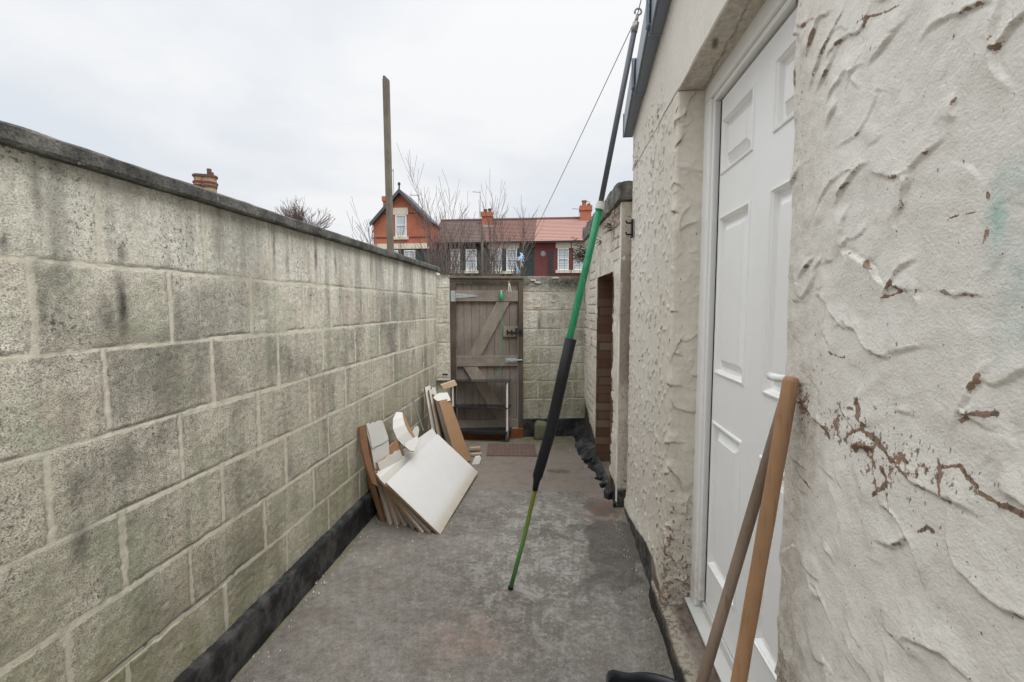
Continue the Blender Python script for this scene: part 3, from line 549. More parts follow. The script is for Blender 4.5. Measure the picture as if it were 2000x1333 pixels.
# ------------------------------------------------------------------ glass shelf stand
def stand():
    Y = 4.40; a = aY(852, 747, Y); b = aY(996, 748, Y); x0, x1 = a[0], b[0]; t = thing('shelf_stand', ((x0 + x1) / 2, Y + 0.1, 0), 'low black three tier shelf stand with pale metal legs before the gate', 'shelf stand')
    dz = 0.0
    for k, (z, m) in enumerate(((aY(990, 748, Y)[2], 'glassshelf'), (aY(990, 799, Y)[2], 'glassshelf'), (aY(990, 850, Y)[2], 'shelfmetal'))):
        f = MB(); q = 0.04; y1 = Y + (0.16 if k < 2 else 0.18)
        f.prism([(x0, Y, z), (x1 - q, Y, z), (x1, Y + q, z), (x1, y1, z), (x0, y1, z)], (0, 0, 0.008 if k < 2 else 0.03)).out('shelf', M[m], t, bevel=0.002)
    zt = aY(990, 748, Y)[2]
    for (xx, yy) in ((x1 - 0.032, Y + 0.028), (x0 + 0.16, Y + 0.03), (x1 - 0.04, Y + 0.13), (x0 + 0.16, Y + 0.13)):
        l = MB().tube([(xx, yy, 0.0), (xx, yy, 0.13), (xx, yy, 0.131), (xx, yy, zt - 0.001)], [0.019, 0.017, 0.0135, 0.0125], 14).out('leg', M['chrome'], t, smooth=True)
stand()
# ------------------------------------------------------------------ pile of boards
GB = 'broken boards leaning on the block wall'
def rect_board(name, label, b, l, wv, th, face, core, stain=None, jag=0, seed=0):
    """b near-bottom corner, l near-top corner, wv the edge vector along the ground; thickness goes away from the viewer."""
    b = np.array(b, float); l = np.array(l, float); wv = np.array(wv, float); v = l - b
    n = np.cross(wv, v); n /= np.linalg.norm(n)
    if n @ (CP - b) < 0: n = -n
    rr = random.Random(seed)
    t = thing(name, (b[0], b[1], 0), label, 'board', GB)
    ns = 14 if jag else 1
    top = [l + wv * (i / ns) + v / np.linalg.norm(v) * (rr.uniform(-jag, jag) if jag else 0) for i in range(ns + 1)]
    poly = [b, b + wv] + top[::-1]
    MB().prism([p - n * 0.0015 for p in poly], -n * (th - 0.003)).out('core', M[core], t)
    nu, nv = 12, 12
    Vs = []; stv = []
    for i in range(nu + 1):
        for j in range(nv + 1):
            a, c = i / nu, j / nv; tp = l + wv * a if not jag else top[min(int(a * ns + 0.5), ns)]
            p = (b + wv * a) * (1 - c) + tp * c; Vs.append(p); stv.append(max(0, 1 - c / 0.17) ** 0.5 if stain else 0)
    q = gridq(nu + 1, nv + 1)
    Vs = np.array(Vs); fv = np.concatenate([Vs, Vs - n * 0.0014]); k = len(Vs)
    per = [i * (nv + 1) for i in range(nu + 1)] + [nu * (nv + 1) + j for j in range(1, nv + 1)] + [i * (nv + 1) + nv for i in range(nu - 1, -1, -1)] + [j for j in range(nv - 1, 0, -1)]
    sides = np.array([[per[i], per[(i + 1) % len(per)], per[(i + 1) % len(per)] + k, per[i] + k] for i in range(len(per))])
    Q = np.concatenate([q, q[:, ::-1] + k, sides])
    link('facing', fv, Q, M[face], t, attrs=dict(stain=np.array(stv * 2)))
    return t
wv0 = np.array([0.063, 0.97, 0.0]); wv0 = wv0 / np.linalg.norm(wv0)
b0 = aZ(860, 1044); l0 = aY(754.5, 943, 2.56)
fb = rect_board('board', 'large front white board with a brown damp strip along its lower edge', b0, l0, wv0 * 0.95 + np.array([0, 0, 0.03]), 0.016, 'board', 'chip', stain=True)
MB().tube([aP(908, 922, b0, np.cross(wv0, l0 - b0)), aP(908, 922, b0, np.cross(wv0, l0 - b0)) + np.array([0.003, -0.001, 0.0025])], 0.005, 8).out('screw_hole', M['iron'], fb)
# white boards behind the front one, their near edges fanning towards the wall
fan = [((840, 1041), (741, 935), 2.60, 0.97, 0.016, 'greyboard', 'chip', 'dull pale board directly behind the large front white board'),
       ((826, 1041), (735, 926), 2.62, 0.98, 0.018, 'board', 'chip', 'third board back, a white one with a broken lower corner'),
       ((808, 1034), (737, 921), 2.66, 0.97, 0.014, 'board', 'chip', 'fourth white board back, edge just above the third board'),
       ((792, 1028), (736, 915), 2.70, 0.93, 0.018, 'board', 'mdf', 'white board with brown edge in the middle of the stack')]
for i, (pb, pl, yl, ln, th, fm, cm, lab) in enumerate(fan):
    b = aZ(*pb); l = aY(pl[0], pl[1], yl if yl > b[1] - 0.2 else b[1]); rect_board('board', lab, b, l, wv0 * ln + np.array([0.02 * i - 0.02, 0, 0.01]), th, fm, cm, seed=i)
side = [((776, 1027), (738, 905), 0.30, 0.018, 'greyboard', 'mdf', 'short dull offcut with a brown edge low in the stack'),
        ((762, 1027), (733, 920), 0.35, 0.016, 'greyboard', 'chip', 'pale offcut wedged beside the thick brown board'),
        ((750, 1019), (713, 908), 0.42, 0.024, 'mdf', 'oldmdf', 'thick brown fibreboard with worn edge nearest the block wall'),
        ((727, 1006), (713, 948), 0.22, 0.012, 'greyboard', 'greyboard', 'small pale offcut at the left foot of the stack')]
for i, (pb, pl, ln, th, fm, cm, lab) in enumerate(side):
    b = aZ(*pb); l = aY(pl[0], pl[1], b[1] + 0.05); rect_board('board', lab, b, l, np.array([0.12, 0.99, 0]) * ln, th, fm, cm, jag=0.006, seed=20 + i)
b = aZ(783, 1012, 0.03); l = aY(744, 966, b[1] + 0.03); rect_board('board', 'thin pale strip slanting across the near edges of the stack', b, l, wv0 * 0.05, 0.012, 'board', 'chip', seed=31)
# upright pieces at the back, against the wall
def poly_board(name, label, pts, P, N, th, m, core='chip', seed=0):
    N = np.array(N, float); N /= np.linalg.norm(N); pp = [aP(x, y, P, N) for x, y in pts]
    c = sum(pp) / len(pp); t = thing(name, (c[0], c[1], min(p[2] for p in pp)), label, 'board', GB)
    MB().prism([p - N * 0.002 for p in pp], -N * (th - 0.002)).out('core', M[core], t)
    MB().prism(pp, -N * 0.0018).out('facing', M[m], t); return t
Pm = aX(735, 825, -1.165)
NB = (0.95, -0.22, 0.16)
poly_board('board', 'upright broken white plank with jagged top leaning on the block wall', [(715, 829), (721, 826), (722, 830), (728, 824), (733, 826), (738, 822), (746, 821), (751, 838), (758, 858), (764, 892), (768, 908), (741, 938), (733, 922), (725, 876), (718, 850)], Pm, NB, 0.015, 'white')
poly_board('board', 'detached torn skin flap curling off the upright broken plank', [(727, 877), (735, 872), (745, 868), (752, 863), (759, 858), (758, 853), (748, 825), (716, 830), (722, 852)], Pm + np.array(NB) * 0.006, NB, 0.003, 'white')
poly_board('board', 'dark brown warped board behind the upright white plank', [(702, 834), (713, 830), (716, 850), (721, 885), (730, 922), (738, 950), (728, 945), (715, 910), (706, 872)], aX(708, 834, -1.175), (0.9, -0.25, 0.30), 0.014, 'oldmdf', 'oldmdf')
poly_board('board', 'reddish brown split strip beside the upright white plank', [(712, 857), (719, 854), (727, 890), (738, 930), (752, 970), (740, 972), (726, 928)], Pm + np.array((-0.015, 0.0, 0)), NB, 0.012, 'rust', 'mdf')
poly_board('board', 'orange brown splintered fragment between the white plank and the curved panel', [(763, 872), (769, 864), (773, 869), (776, 858), (783, 865), (781, 871), (787, 880), (790, 890), (768, 905), (764, 890)], Pm + np.array((0.02, 0.03, 0)), NB, 0.012, 'mdf', 'mdf')
Pc = aY(790, 840, 3.05)
def curved_panel():
    c = aY(790, 850, 3.05); t = thing('board', (c[0], c[1], 0.2), 'curved white strip with brown edges arching over the stack', 'board', GB)
    A = [(786, 806), (786, 818), (789, 832), (795, 845), (804, 856), (815, 864)]; B = [(774, 805), (766, 820), (765, 840), (773, 859), (788, 874), (806, 883)]
    N = np.array((0.55, -0.70, 0.46)); N /= np.linalg.norm(N)
    pa = [aP(x, y, Pc, N) + N * 0.03 * math.sin(i * 0.6) for i, (x, y) in enumerate(A)]; pb = [aP(x, y, Pc, N) + N * 0.03 * math.sin(i * 0.6) for i, (x, y) in enumerate(B)]
    def strip(off, th): 
        V = []; F = []
        for a, b in zip(pa, pb): V += [a + N * off, b + N * off, b + N * (off - th), a + N * (off - th)]
        n = len(pa)
        for i in range(n - 1):
            for j in range(4): F.append((i * 4 + j, i * 4 + (j + 1) % 4, (i + 1) * 4 + (j + 1) % 4, (i + 1) * 4 + j))
        F += [(3, 2, 1, 0), tuple((n - 1) * 4 + j for j in range(4))]; return V, F
    V, F = strip(0, 0.002); link('facing', V, F, M['white'], t); V, F = strip(-0.0025, 0.012); link('core', V, F, M['mdf'], t)
curved_panel()
poly_board('board', 'brown panel sliver behind the curved white strip', [(786, 806), (792, 817), (799, 832), (806, 845), (813, 858), (802, 864), (790, 846)], Pc + np.array((0, 0.03, 0)), (0.55, -0.7, 0.46), 0.012, 'mdf', 'mdf')
poly_board('board', 'torn white scrap lying across the end of the curved strip', [(790, 868), (801, 860), (812, 853), (817, 853), (816, 866), (809, 882), (800, 880), (792, 873)], Pc + np.array((0.06, -0.10, 0)), (0.55, -0.6, 0.6), 0.010, 'white')
poly_board('board', 'small curled white offcut standing behind the large white boards', [(804, 845), (810, 834), (816, 832), (819, 838), (817, 850), (811, 862), (803, 868)], Pc + np.array((0.02, 0.12, 0)), (0.6, -0.7, 0.3), 0.010, 'white')
m = MB(); m.tube([aX(806, 778, -1.16), aY(827, 842, 3.45)], 0.006, 8); tag(m.out('metal_rod', M['alu'], origin=aY(827, 842, 3.45)), 'thin dark metal rod leaning on the block wall behind the boards', 'rod')
# tall planks at the far end
b1 = aZ(919, 905); l1 = np.array([-1.00, 3.99, 0.0]); 
def tall(label, pb_, pt_, xt, wpx, th, m, core, seed):
    b = aZ(*pb_); t = aX(pt_[0], pt_[1], xt); rect_board('board', label, b, t, np.array([0.02, -1, 0]) * wpx + np.array([-0.06, 0, 0]), th, m, core, jag=0.004, seed=seed)
def plank(label, tl, tr, br, bl, Y, N, th, m, core='chip'):
    poly_board('board', label, [tl, tr, br, bl], aY(tr[0], tr[1], Y), N, th, m, core)
NP = (0.80, -0.42, 0.32)
plank('tall smooth brown fibreboard plank at the far end of the stack', (857, 783), (878, 779), (921, 900), (893, 905), 3.86, NP, 0.012, 'mdf', 'mdf')
plank('narrow white edged plank just behind the tall brown plank', (850, 781), (858, 779), (896, 905), (884, 905), 3.88, NP, 0.012, 'white', 'mdf')
plank('reddish brown plank between two white planks', (845, 770), (852, 775), (885, 905), (874, 905), 3.90, NP, 0.014, 'rust', 'mdf')
plank('grey white plank with rounded edge leaning in the tall group', (838, 762), (846, 760), (874, 890), (862, 890), 3.92, NP, 0.016, 'greyboard')
plank('leftmost tall white plank resting on the block wall', (830, 757), (840, 753), (862, 870), (848, 870), 3.94, NP, 0.016, 'white')
plank('slim white batten leaning between the tall planks', (843, 757), (850, 757), (872, 850), (866, 852), 3.95, NP, 0.016, 'white')
poly_board('board', 'white capped broken end lying over the tall planks', [(846, 776), (857, 768), (874, 767), (879, 778), (880, 783), (858, 786), (850, 781)], aY(865, 776, 3.83), (0.4, -0.7, 0.6), 0.010, 'white')
c = aY(870, 758, 3.98)
m = MB(); m.obox(c - np.array([0.02, 0, 0.02]), np.array([0.115, 0.06, 0.035]), np.array([-0.02, 0.04, 0]), np.array([-0.02, 0, 0.045])); tag(m.out('timber_offcut', M['pine'], origin=c, bevel=0.002), 'short pale timber offcut on top of the tall planks', 'timber')
c = aY(823, 768, 3.90)
m = MB(); m.obox(c - np.array([0.045, 0, 0.014]), np.array([0.095, 0.02, 0.02]), np.array([0, 0.02, 0]), np.array([0, 0, 0.028])); tag(m.out('timber_offcut', M['cream'], origin=c, bevel=0.002), 'rusty stained white batten end lying at the wall side of the tall planks', 'timber')
for (px, py, l_, dz, lab) in ((928, 878, 0.075, 0.03, 'pale splintered stick beside the foot of the brown plank'), (931, 890, 0.07, 0.012, 'dull lower stick poking out from under the pale one')):
    c = aZ(px, py, dz); m = MB(); m.obox(c - np.array([0.05, 0, 0.01]), np.array([l_ + 0.02, 0.02, 0.006]), np.array([-0.006, 0.03, 0]), np.array([0, 0, 0.02])); tag(m.out('timber_offcut', M['pine'], origin=c, bevel=0.002), lab, 'timber')
c = aZ(931, 908, 0.0); m = MB(); m.prism([c + np.array(q) for q in ((-0.04, 0, 0), (0.02, 0.01, 0), (0.035, 0.03, 0.05), (0.02, 0.04, 0.062), (-0.02, 0.03, 0.055))], np.array([-0.004, 0.016, 0.002])); tag(m.out('timber_offcut', M['white'], origin=c, bevel=0.001), 'small white chip of board leaning at the corner of the front board', 'timber')
# ------------------------------------------------------------------ house extension on the right
BX = 0.47; YN = 0.985; YF = 1.92; YE = 3.0; ZL = 2.205
def roofz(y): return 2.455 + 0.206 * (2.94 - y)
HX = thing('house_extension', (BX, 1.5, 0), 'cream rendered house extension with white door on the right of the yard', 'building')
def strokes(y0, y1, z0, z1, res, n, la, lb, amp, phi, seed, wmask=None):
    ny = int((y1 - y0) / res) + 1; nz = int((z1 - z0) / res) + 1; H = np.zeros((ny, nz)); Rg = np.zeros((ny, nz)); r = np.random.RandomState(seed)
    yy = y0 + np.arange(ny) * res; zg = z0 + np.arange(nz) * res
    for k in range(n):     # each sweep of the trowel climbs gently to a torn crest and drops sharply off it
        cy = r.uniform(y0, y1); cz_ = r.uniform(z0, z1); a = r.uniform(*la); b = r.uniform(*lb); ph = phi(cy, cz_) + r.normal(0, 0.8); A = amp * r.choice([0.15, 0.45, 0.9, 1.15, 1.35]) * r.uniform(0.7, 1.2)
        wk = 1.0 if wmask is None else float(wmask(cy, cz_))
        if wk < 0.05: continue
        rad = max(a, b) * 1.3; i0 = max(0, int((cy - rad - y0) / res)); i1 = min(ny, int((cy + rad - y0) / res) + 1); j0 = max(0, int((cz_ - rad - z0) / res)); j1 = min(nz, int((cz_ + rad - z0) / res) + 1)
        if i1 - i0 < 3 or j1 - j0 < 3: continue
        Y, Z = np.meshgrid(yy[i0:i1], zg[j0:j1], indexing='ij'); sd_ = seed + k % 40
        wa = a * 0.28 * (fbm(Y * 14, Z * 14, sd_, 3) - 0.5) * 2 + 0.0035 * (fbm(Y * 90, Z * 90, sd_ + 50, 3) - 0.5) * 2
        u = (Y - cy) * math.cos(ph) + (Z - cz_) * math.sin(ph) + wa; v = -(Y - cy) * math.sin(ph) + (Z - cz_) * math.cos(ph)
        u = u + (r.uniform(-.5, .9)) * v * v / b
        un, vn = u / a, v / b
        m = sstep(1.0, 0.45, np.abs(vn)) * sstep(-1.0, -0.25, un) * sstep(0.0012 / a, -0.0012 / a, un - 0.75) * wk
        jag = np.clip(2.0 * fbm(Y * 38, Z * 38, sd_ + 9, 3) - 0.45, 0.0, 1.0)
        t = np.clip((un + 1) / 1.75, 0, 1)
        new = H[i0:i1, j0:j1].mean() * 0.5 + A * (t ** 2.2 - 0.25) + r.normal(0, 0.012) * v
        H[i0:i1, j0:j1] = H[i0:i1, j0:j1] * (1 - m) + new * m
        e_ = un - 0.75; crest = np.exp(-(e_ * a / 0.0021) ** 2) * sstep(1.0, 0.5, np.abs(vn)) * jag * wk
        H[i0:i1, j0:j1] += A * (0.42 * crest - 0.35 * np.exp(-((e_ * a - 0.0045) / 0.0025) ** 2) * sstep(1.0, 0.5, np.abs(vn)) * jag * wk)
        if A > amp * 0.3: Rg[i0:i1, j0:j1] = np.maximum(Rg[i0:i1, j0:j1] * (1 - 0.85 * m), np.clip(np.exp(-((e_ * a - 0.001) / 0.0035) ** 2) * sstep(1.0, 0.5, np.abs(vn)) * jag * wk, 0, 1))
    return y0, z0, res, H, Rg
def samp(img, y, z):
    y0, z0, res, H, Rg = img; fy = np.clip((y - y0) / res, 0, H.shape[0] - 1.001); fz = np.clip((z - z0) / res, 0, H.shape[1] - 1.001)
    i = fy.astype(int); j = fz.astype(int); a = fy - i; b = fz - j
    f = lambda G: (G[i, j] * (1 - a) + G[i + 1, j] * a) * (1 - b) + (G[i, j + 1] * (1 - a) + G[i + 1, j + 1] * a) * b
    return f(H), f(Rg)
IN = strokes(-0.8, 1.2, -0.1, 3.0, 0.002, 1900, (0.038, 0.078), (0.030, 0.085), 0.0058, lambda y, z: R(225) + R(75) * float(sstep(1.45, 1.05, np.array(z))), 5)
smooth_l = lambda y, z: 1 - (sstep(2.12, 2.2, np.array(z)) * sstep(2.16, 2.06, np.array(y)))
smooth_2 = lambda y, z: smooth_l(y, z) * (1 - 0.75 * sstep(2.3, 2.42, np.array(z)))
IF_ = strokes(0.9, 3.2, -0.2, 3.0, 0.003, 4200, (0.016, 0.036), (0.010, 0.034), 0.0072, lambda y, z: R(205), 9, smooth_2)
# near panel: face then the hidden jamb
sg = np.concatenate([np.arange(-0.8, 0.40, 0.03), np.arange(0.40, YN - 0.02, 0.0021), np.arange(YN - 0.02, YN + 0.012, 0.002), np.arange(YN + 0.012, YN + 0.16, 0.01)])
zg = np.concatenate([np.arange(-0.03, 0.10, 0.02), np.arange(0.10, 2.45, 0.0026), np.arange(2.45, 3.3, 0.03)])
Sg, Zg = np.meshgrid(sg, zg, indexing='ij')
def corner(S_, h, edge, sgn):          # plan path: face at x=BX up to y=edge, then turning into the wall with a rounded arris of radius rc
    rc = 0.012; d = S_ - edge          # along +y past the edge when sgn=+1
    d = d * sgn; t = np.clip((d + rc) / (rc * 1.5708), 0, 1) * (math.pi / 2)
    x = np.where(d < -rc, BX - h, np.where(t < math.pi / 2, BX + rc - (rc + h) * np.cos(t), BX + rc + (d + rc - rc * 1.5708)))
    y = np.where(d < -rc, S_, edge + sgn * (-rc + (rc + h) * np.sin(t)))
    return x, y
h, rg = samp(IN, Sg, Zg)
h = h + 0.0012 * (fbm(Sg * 50, Zg * 50, 77, 3) - 0.5) + 0.006 * (fbm(Sg * 3, Zg * 3, 78, 3) - 0.5)
wedge = 0.028 * (1.6 - Zg) * 0.5 / 1.3 * sstep(0.55, YN, Sg)        # the arris leans a little
edge = YN + 0.030 * (Zg - 1.25)
Sh = Sg + (edge - YN) * sstep(0.6, YN, Sg)
x, y = corner(Sh, h, edge, 1)
def rg_px(px, py): q = aX(px, py, BX); return q[1], q[2]
def blob(Y, Z, px, py, ry, rz, a): cy, cz_ = rg_px(px, py); return a * np.exp(-((Y - cy) / ry) ** 2 - ((Z - cz_) / rz) ** 2)
chip = 0.10 + 0 * Sg
chip = np.maximum(chip, blob(Sg, Zg, 1740, 890, 0.17, 0.10, 0.29)); chip = np.maximum(chip, blob(Sg, Zg, 1640, 840, 0.10, 0.07, 0.30)); chip = np.maximum(chip, blob(Sg, Zg, 1570, 790, 0.035, 0.05, 0.38)); chip = np.maximum(chip, blob(Sg, Zg, 1740, 930, 0.06, 0.05, 0.27)); chip = np.maximum(chip, blob(Sg, Zg, 1890, 930, 0.07, 0.05, 0.24))
chip = np.maximum(chip, 0.20 * sstep(0.82, YN, Sg) * sstep(1.2, 1.7, Zg)); chip = np.maximum(chip, blob(Sg, Zg, 1600, 700, 0.06, 0.30, 0.17))
def chipline(pts, wd, a):
    global chip
    P = [np.array(rg_px(*p)) for p in pts]; Yw = Sg + 0.012 * (fbm(Sg * 30, Zg * 30, 300, 3) - 0.5); Zw = Zg + 0.012 * (fbm(Sg * 30, Zg * 30, 301, 3) - 0.5)
    for p, q in zip(P, P[1:]):
        v = q - p; t = np.clip(((Yw - p[0]) * v[0] + (Zw - p[1]) * v[1]) / (v @ v), 0, 1); d = np.hypot(Yw - p[0] - v[0] * t, Zw - p[1] - v[1] * t)
        chip = np.maximum(chip, a * np.exp(-(d / (wd * (0.5 + fbm(Sg * 25, Zg * 25, 302, 3)))) ** 2))
for pts, wd in (([(1678, 778), (1685, 838), (1640, 862)], 0.006), ([(1685, 840), (1716, 866), (1740, 900)], 0.0065), ([(1762, 886), (1778, 905)], 0.008), ([(1722, 918), (1736, 940), (1706, 966)], 0.007), ([(1830, 898), (1838, 930), (1842, 965)], 0.0045), ([(1834, 912), (1868, 904), (1908, 950)], 0.0055), ([(1915, 962), (1950, 985), (1995, 1005)], 0.006), ([(1880, 825), (1905, 808), (1952, 808)], 0.005), ([(1795, 1040), (1812, 1028), (1826, 1038)], 0.004), ([(1850, 430), (1905, 412)], 0.003), ([(1680, 40), (1760, 8)], 0.003), ([(1720, 585), (1760, 572)], 0.003), ([(1618, 690), (1650, 700)], 0.003)): chipline(pts, wd, 0.43)
grime = 0.10 + 0.30 * sstep(0.80, YN, Sg) + 0.75 * sstep(0.85, 0.45, Zg) * sstep(0.72, 0.95, Sg) + 0.25 * sstep(0.9, 0.3, Zg) + blob(Sg, Zg, 1570, 840, 0.05, 0.09, 0.65)
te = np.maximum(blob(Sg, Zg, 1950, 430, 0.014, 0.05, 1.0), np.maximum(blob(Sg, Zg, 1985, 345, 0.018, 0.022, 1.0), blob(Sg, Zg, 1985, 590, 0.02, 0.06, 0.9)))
z0_ = np.zeros(Sg.shape)
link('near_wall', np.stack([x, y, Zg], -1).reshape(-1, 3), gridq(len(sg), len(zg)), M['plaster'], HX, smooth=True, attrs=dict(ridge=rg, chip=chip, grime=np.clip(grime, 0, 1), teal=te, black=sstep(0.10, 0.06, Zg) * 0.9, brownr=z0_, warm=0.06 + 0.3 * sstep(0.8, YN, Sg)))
# far panel: jamb (seen from the camera), face, end
def far_panel():
    sg = np.concatenate([np.arange(YF - 0.16, YF - 0.014, 0.004), np.arange(YF - 0.014, YF + 0.016, 0.0022), np.arange(YF + 0.016, YE - 0.02, 0.0045), np.arange(YE - 0.02, YE + 0.02, 0.003), np.arange(YE + 0.02, YE + 0.5, 0.04)])
    zg = np.arange(-0.03, ZL + 0.001, 0.0045); Sg, Zg = np.meshgrid(sg, zg, indexing='ij')
    h, rg = samp(IF_, Sg, Zg)
    # coarse trowel ridges across the jamb
    h2, rg2 = samp(IN, (Sg - 1.2) * 0.8, Zg * 0.8 + 0.3); j = sstep(YF + 0.10, YF + 0.0, Sg) * sstep(YF - 0.16, YF - 0.06, Sg)
    h = h * (1 - 0.6 * j) + h2 * j * 1.7 + 0.004 * (fbm(Sg * 12, Zg * 12, 91, 3) - 0.5); rg = np.maximum(rg, rg2 * j)
    wav = 0.016 * (fbm(Sg * 0 + 1, Zg * 5, 93, 4) - 0.5) * np.exp(-((Sg - YF) / 0.05) ** 2); h = h + wav
    # worn lower edge of the render: bellies out, then the black painted plinth below it
    zb = np.interp(Sg, [1.75, 1.90, 2.02, 2.12, 2.25, 2.45, 2.75, 3.0, 3.6], [0.07, 0.08, 0.115, 0.175, 0.165, 0.115, 0.055, 0.02, 0.02]) + 0.02 * (fbm(Sg * 22, Zg * 0, 95, 4) - 0.5)
    blk = sstep(0.003, -0.003, Zg - zb)
    h = h + 0.016 * np.exp(-((Zg - zb) / 0.08) ** 2) * (1 - blk) * sstep(2.0, 2.2, Sg)
    h = h * (1 - blk) + blk * (0.012 + 0.016 * (fbm(Sg * 15, Zg * 15, 96, 4) - 0.5))
    x1, y1 = corner(Sg, h, YF, -1); x2, y2 = corner(Sg, h, YE, 1); mid = (YF + YE) / 2
    x = np.where(Sg < mid, x1, x2); y = np.where(Sg < mid, y1, y2)
    brn = blk * sstep(2.16, 2.06, Sg); bl = blk * (1 - brn)
    chip = 0.05 + 0.17 * sstep(0.8, 0.1, Zg) * sstep(YF + 0.16, YF, Sg) + 0.08 * np.exp(-((Sg - YF - 0.02) / 0.03) ** 2) + 0.05 * sstep(1.3, 0.2, Zg)
    gr = 0.30 * sstep(1.2, 0.1, Zg) + 0.40 * sstep(0.5, 0.1, Zg) * sstep(YF + 0.25, YF - 0.03, Sg) + 0.16 + 0.25 * sstep(2.9, 3.0, Sg) * sstep(2.0, 0.6, Zg)
    warm = 0.75 - 0.35 * sstep(2.1, 2.5, Sg)
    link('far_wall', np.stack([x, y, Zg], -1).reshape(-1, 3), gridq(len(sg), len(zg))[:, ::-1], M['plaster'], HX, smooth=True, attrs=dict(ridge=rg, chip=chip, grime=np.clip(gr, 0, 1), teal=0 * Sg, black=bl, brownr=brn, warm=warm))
far_panel()
def top_band():
    sg = np.concatenate([np.arange(YN - 0.05, YF - 0.12, 0.008), np.arange(YF - 0.12, YE, 0.005), [YE - 0.001]])
    tz = np.concatenate([np.arange(-0.16, -0.012, 0.006), np.arange(-0.012, 0.014, 0.002), np.arange(0.014, 0.75, 0.006)])
    Sg, T = np.meshgrid(sg, tz, indexing='ij')
    zt = roofz(Sg) - ZL + 0.01; Tf = np.where(T > 0.014, 0.014 + (T - 0.014) / (0.744 - 0.014) * (zt - 0.014), T)
    h, rg = samp(IF_, Sg, ZL + np.maximum(Tf, 0)); h = h + 0.003 * (fbm(Sg * 6, Tf * 6, 61, 3) - 0.5)
    over = sstep(YF + 0.02, YF - 0.01, Sg)                  # only the part over the doorway has a soffit
    rc = 0.008; t = np.clip((Tf + rc) / (rc * 1.5708), 0, 1) * (math.pi / 2)
    crack = np.exp(-((T + 0.075 + 0.03 * (fbm(Sg * 9, Sg * 0, 66, 4) - 0.5) * 2 + 0.10 * (Sg - 1.6)) / 0.003) ** 2) * (T < 0) * sstep(1.95, 1.8, Sg) * sstep(1.25, 1.4, Sg)
    x = np.where(T < -rc, BX + rc + (-T - rc), np.where(Tf < rc * 0.57, BX + rc - (rc) * np.sin(t), BX - h)); z = np.where(T < -rc, ZL + 0.002 * (fbm(Sg * 14, T * 14, 68, 3) - .5), np.where(Tf < rc * 0.57, ZL + rc - rc * np.cos(t), ZL + Tf))
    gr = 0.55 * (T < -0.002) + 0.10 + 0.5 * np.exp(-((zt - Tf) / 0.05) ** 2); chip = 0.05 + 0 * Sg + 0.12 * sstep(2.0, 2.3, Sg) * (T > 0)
    bird = np.exp(-(((Sg - 1.60) / 0.035) ** 4 + ((T + 0.035 + 0.25 * (Sg - 1.60)) / 0.010) ** 4)) * (T < -0.008)
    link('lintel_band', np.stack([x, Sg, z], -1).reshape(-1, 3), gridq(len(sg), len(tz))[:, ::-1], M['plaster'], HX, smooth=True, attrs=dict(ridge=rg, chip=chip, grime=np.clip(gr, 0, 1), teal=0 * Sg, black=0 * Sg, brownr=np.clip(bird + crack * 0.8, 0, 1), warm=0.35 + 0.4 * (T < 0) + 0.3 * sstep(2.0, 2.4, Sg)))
top_band()
m = MB(); m.prism([(0.70, -0.8, 0), (0.70, 2.985, 0), (0.70, 2.985, roofz(2.985)), (0.70, -0.8, roofz(-0.8))], (3.0, 0, 0)); m.out('house_body', M['cream'], HX)
MB().box((0.485, -0.8, 0), (0.699, -0.79, 3.2)).out('end_wall', M['cream'], HX)
# roof and its stepped verge
m = MB(); m.prism([(0.44, 3.06, roofz(3.06) + 0.02), (0.44, -0.85, roofz(-0.85) + 0.02), (0.44, -0.85, roofz(-0.85) + 0.13), (0.44, 3.06, roofz(3.06) + 0.13)], (3.3, 0, 0)); m.out('roof', M['tile_slate'], HX)
yv = 3.03; k = 0
while yv > -0.9:
    ln = 0.40; y0, y1 = yv, yv - ln - 0.03; lift = 0.0
    z0, z1 = roofz(y0), roofz(y1) + 0.010
    mb = MB(); xa, xb = 0.414, 0.398
    mb.prism([(xa, y0, z0 - 0.006), (xb, y1, z1 + 0.004), (xb, y1, z1 + 0.155), (xa, y0, z0 + 0.135)], (0.008, 0, 0))
    mb.prism([(xa + 0.0085, y0, z0 - 0.005), (0.473, y0, z0 - 0.005), (0.473, y1, z1 + 0.004), (xb + 0.0085, y1, z1 + 0.004)], (0, 0, 0.009))
    mb.prism([(xa + 0.0085, y0, z0 + 0.126), (0.55, y0, z0 + 0.126), (0.55, y1, z1 + 0.146), (xb + 0.0085, y1, z1 + 0.146)], (0, 0, 0.009))
    mb.box((xa - 0.006, y0 - 0.001, z0 - 0.010), (0.472, y0 + 0.007, z0 + 0.138))
    mb.box((xb - 0.005, y1 + 0.012, z1 - 0.002), (xb + 0.006, y1 + 0.028, z1 + 0.16))
    mb.out('verge_unit', M['verge'], HX, bevel=0.003); yv -= ln; k += 1
# iron bracket near the far corner
mb = MB(); q = aX(1237, 447, 0.465); mb.box((0.452, q[1] - 0.02, q[2] - 0.055), (0.462, q[1] + 0.02, q[2] + 0.055)); mb.tube([(0.455, q[1], q[2] + 0.035), (0.425, q[1], q[2] + 0.035), (0.42, q[1], q[2] + 0.05)], 0.006, 8); mb.tube([(0.455, q[1], q[2] - 0.035), (0.425, q[1], q[2] - 0.035), (0.42, q[1], q[2] - 0.02)], 0.006, 8)
mb.out('iron_bracket', M['iron'], HX)
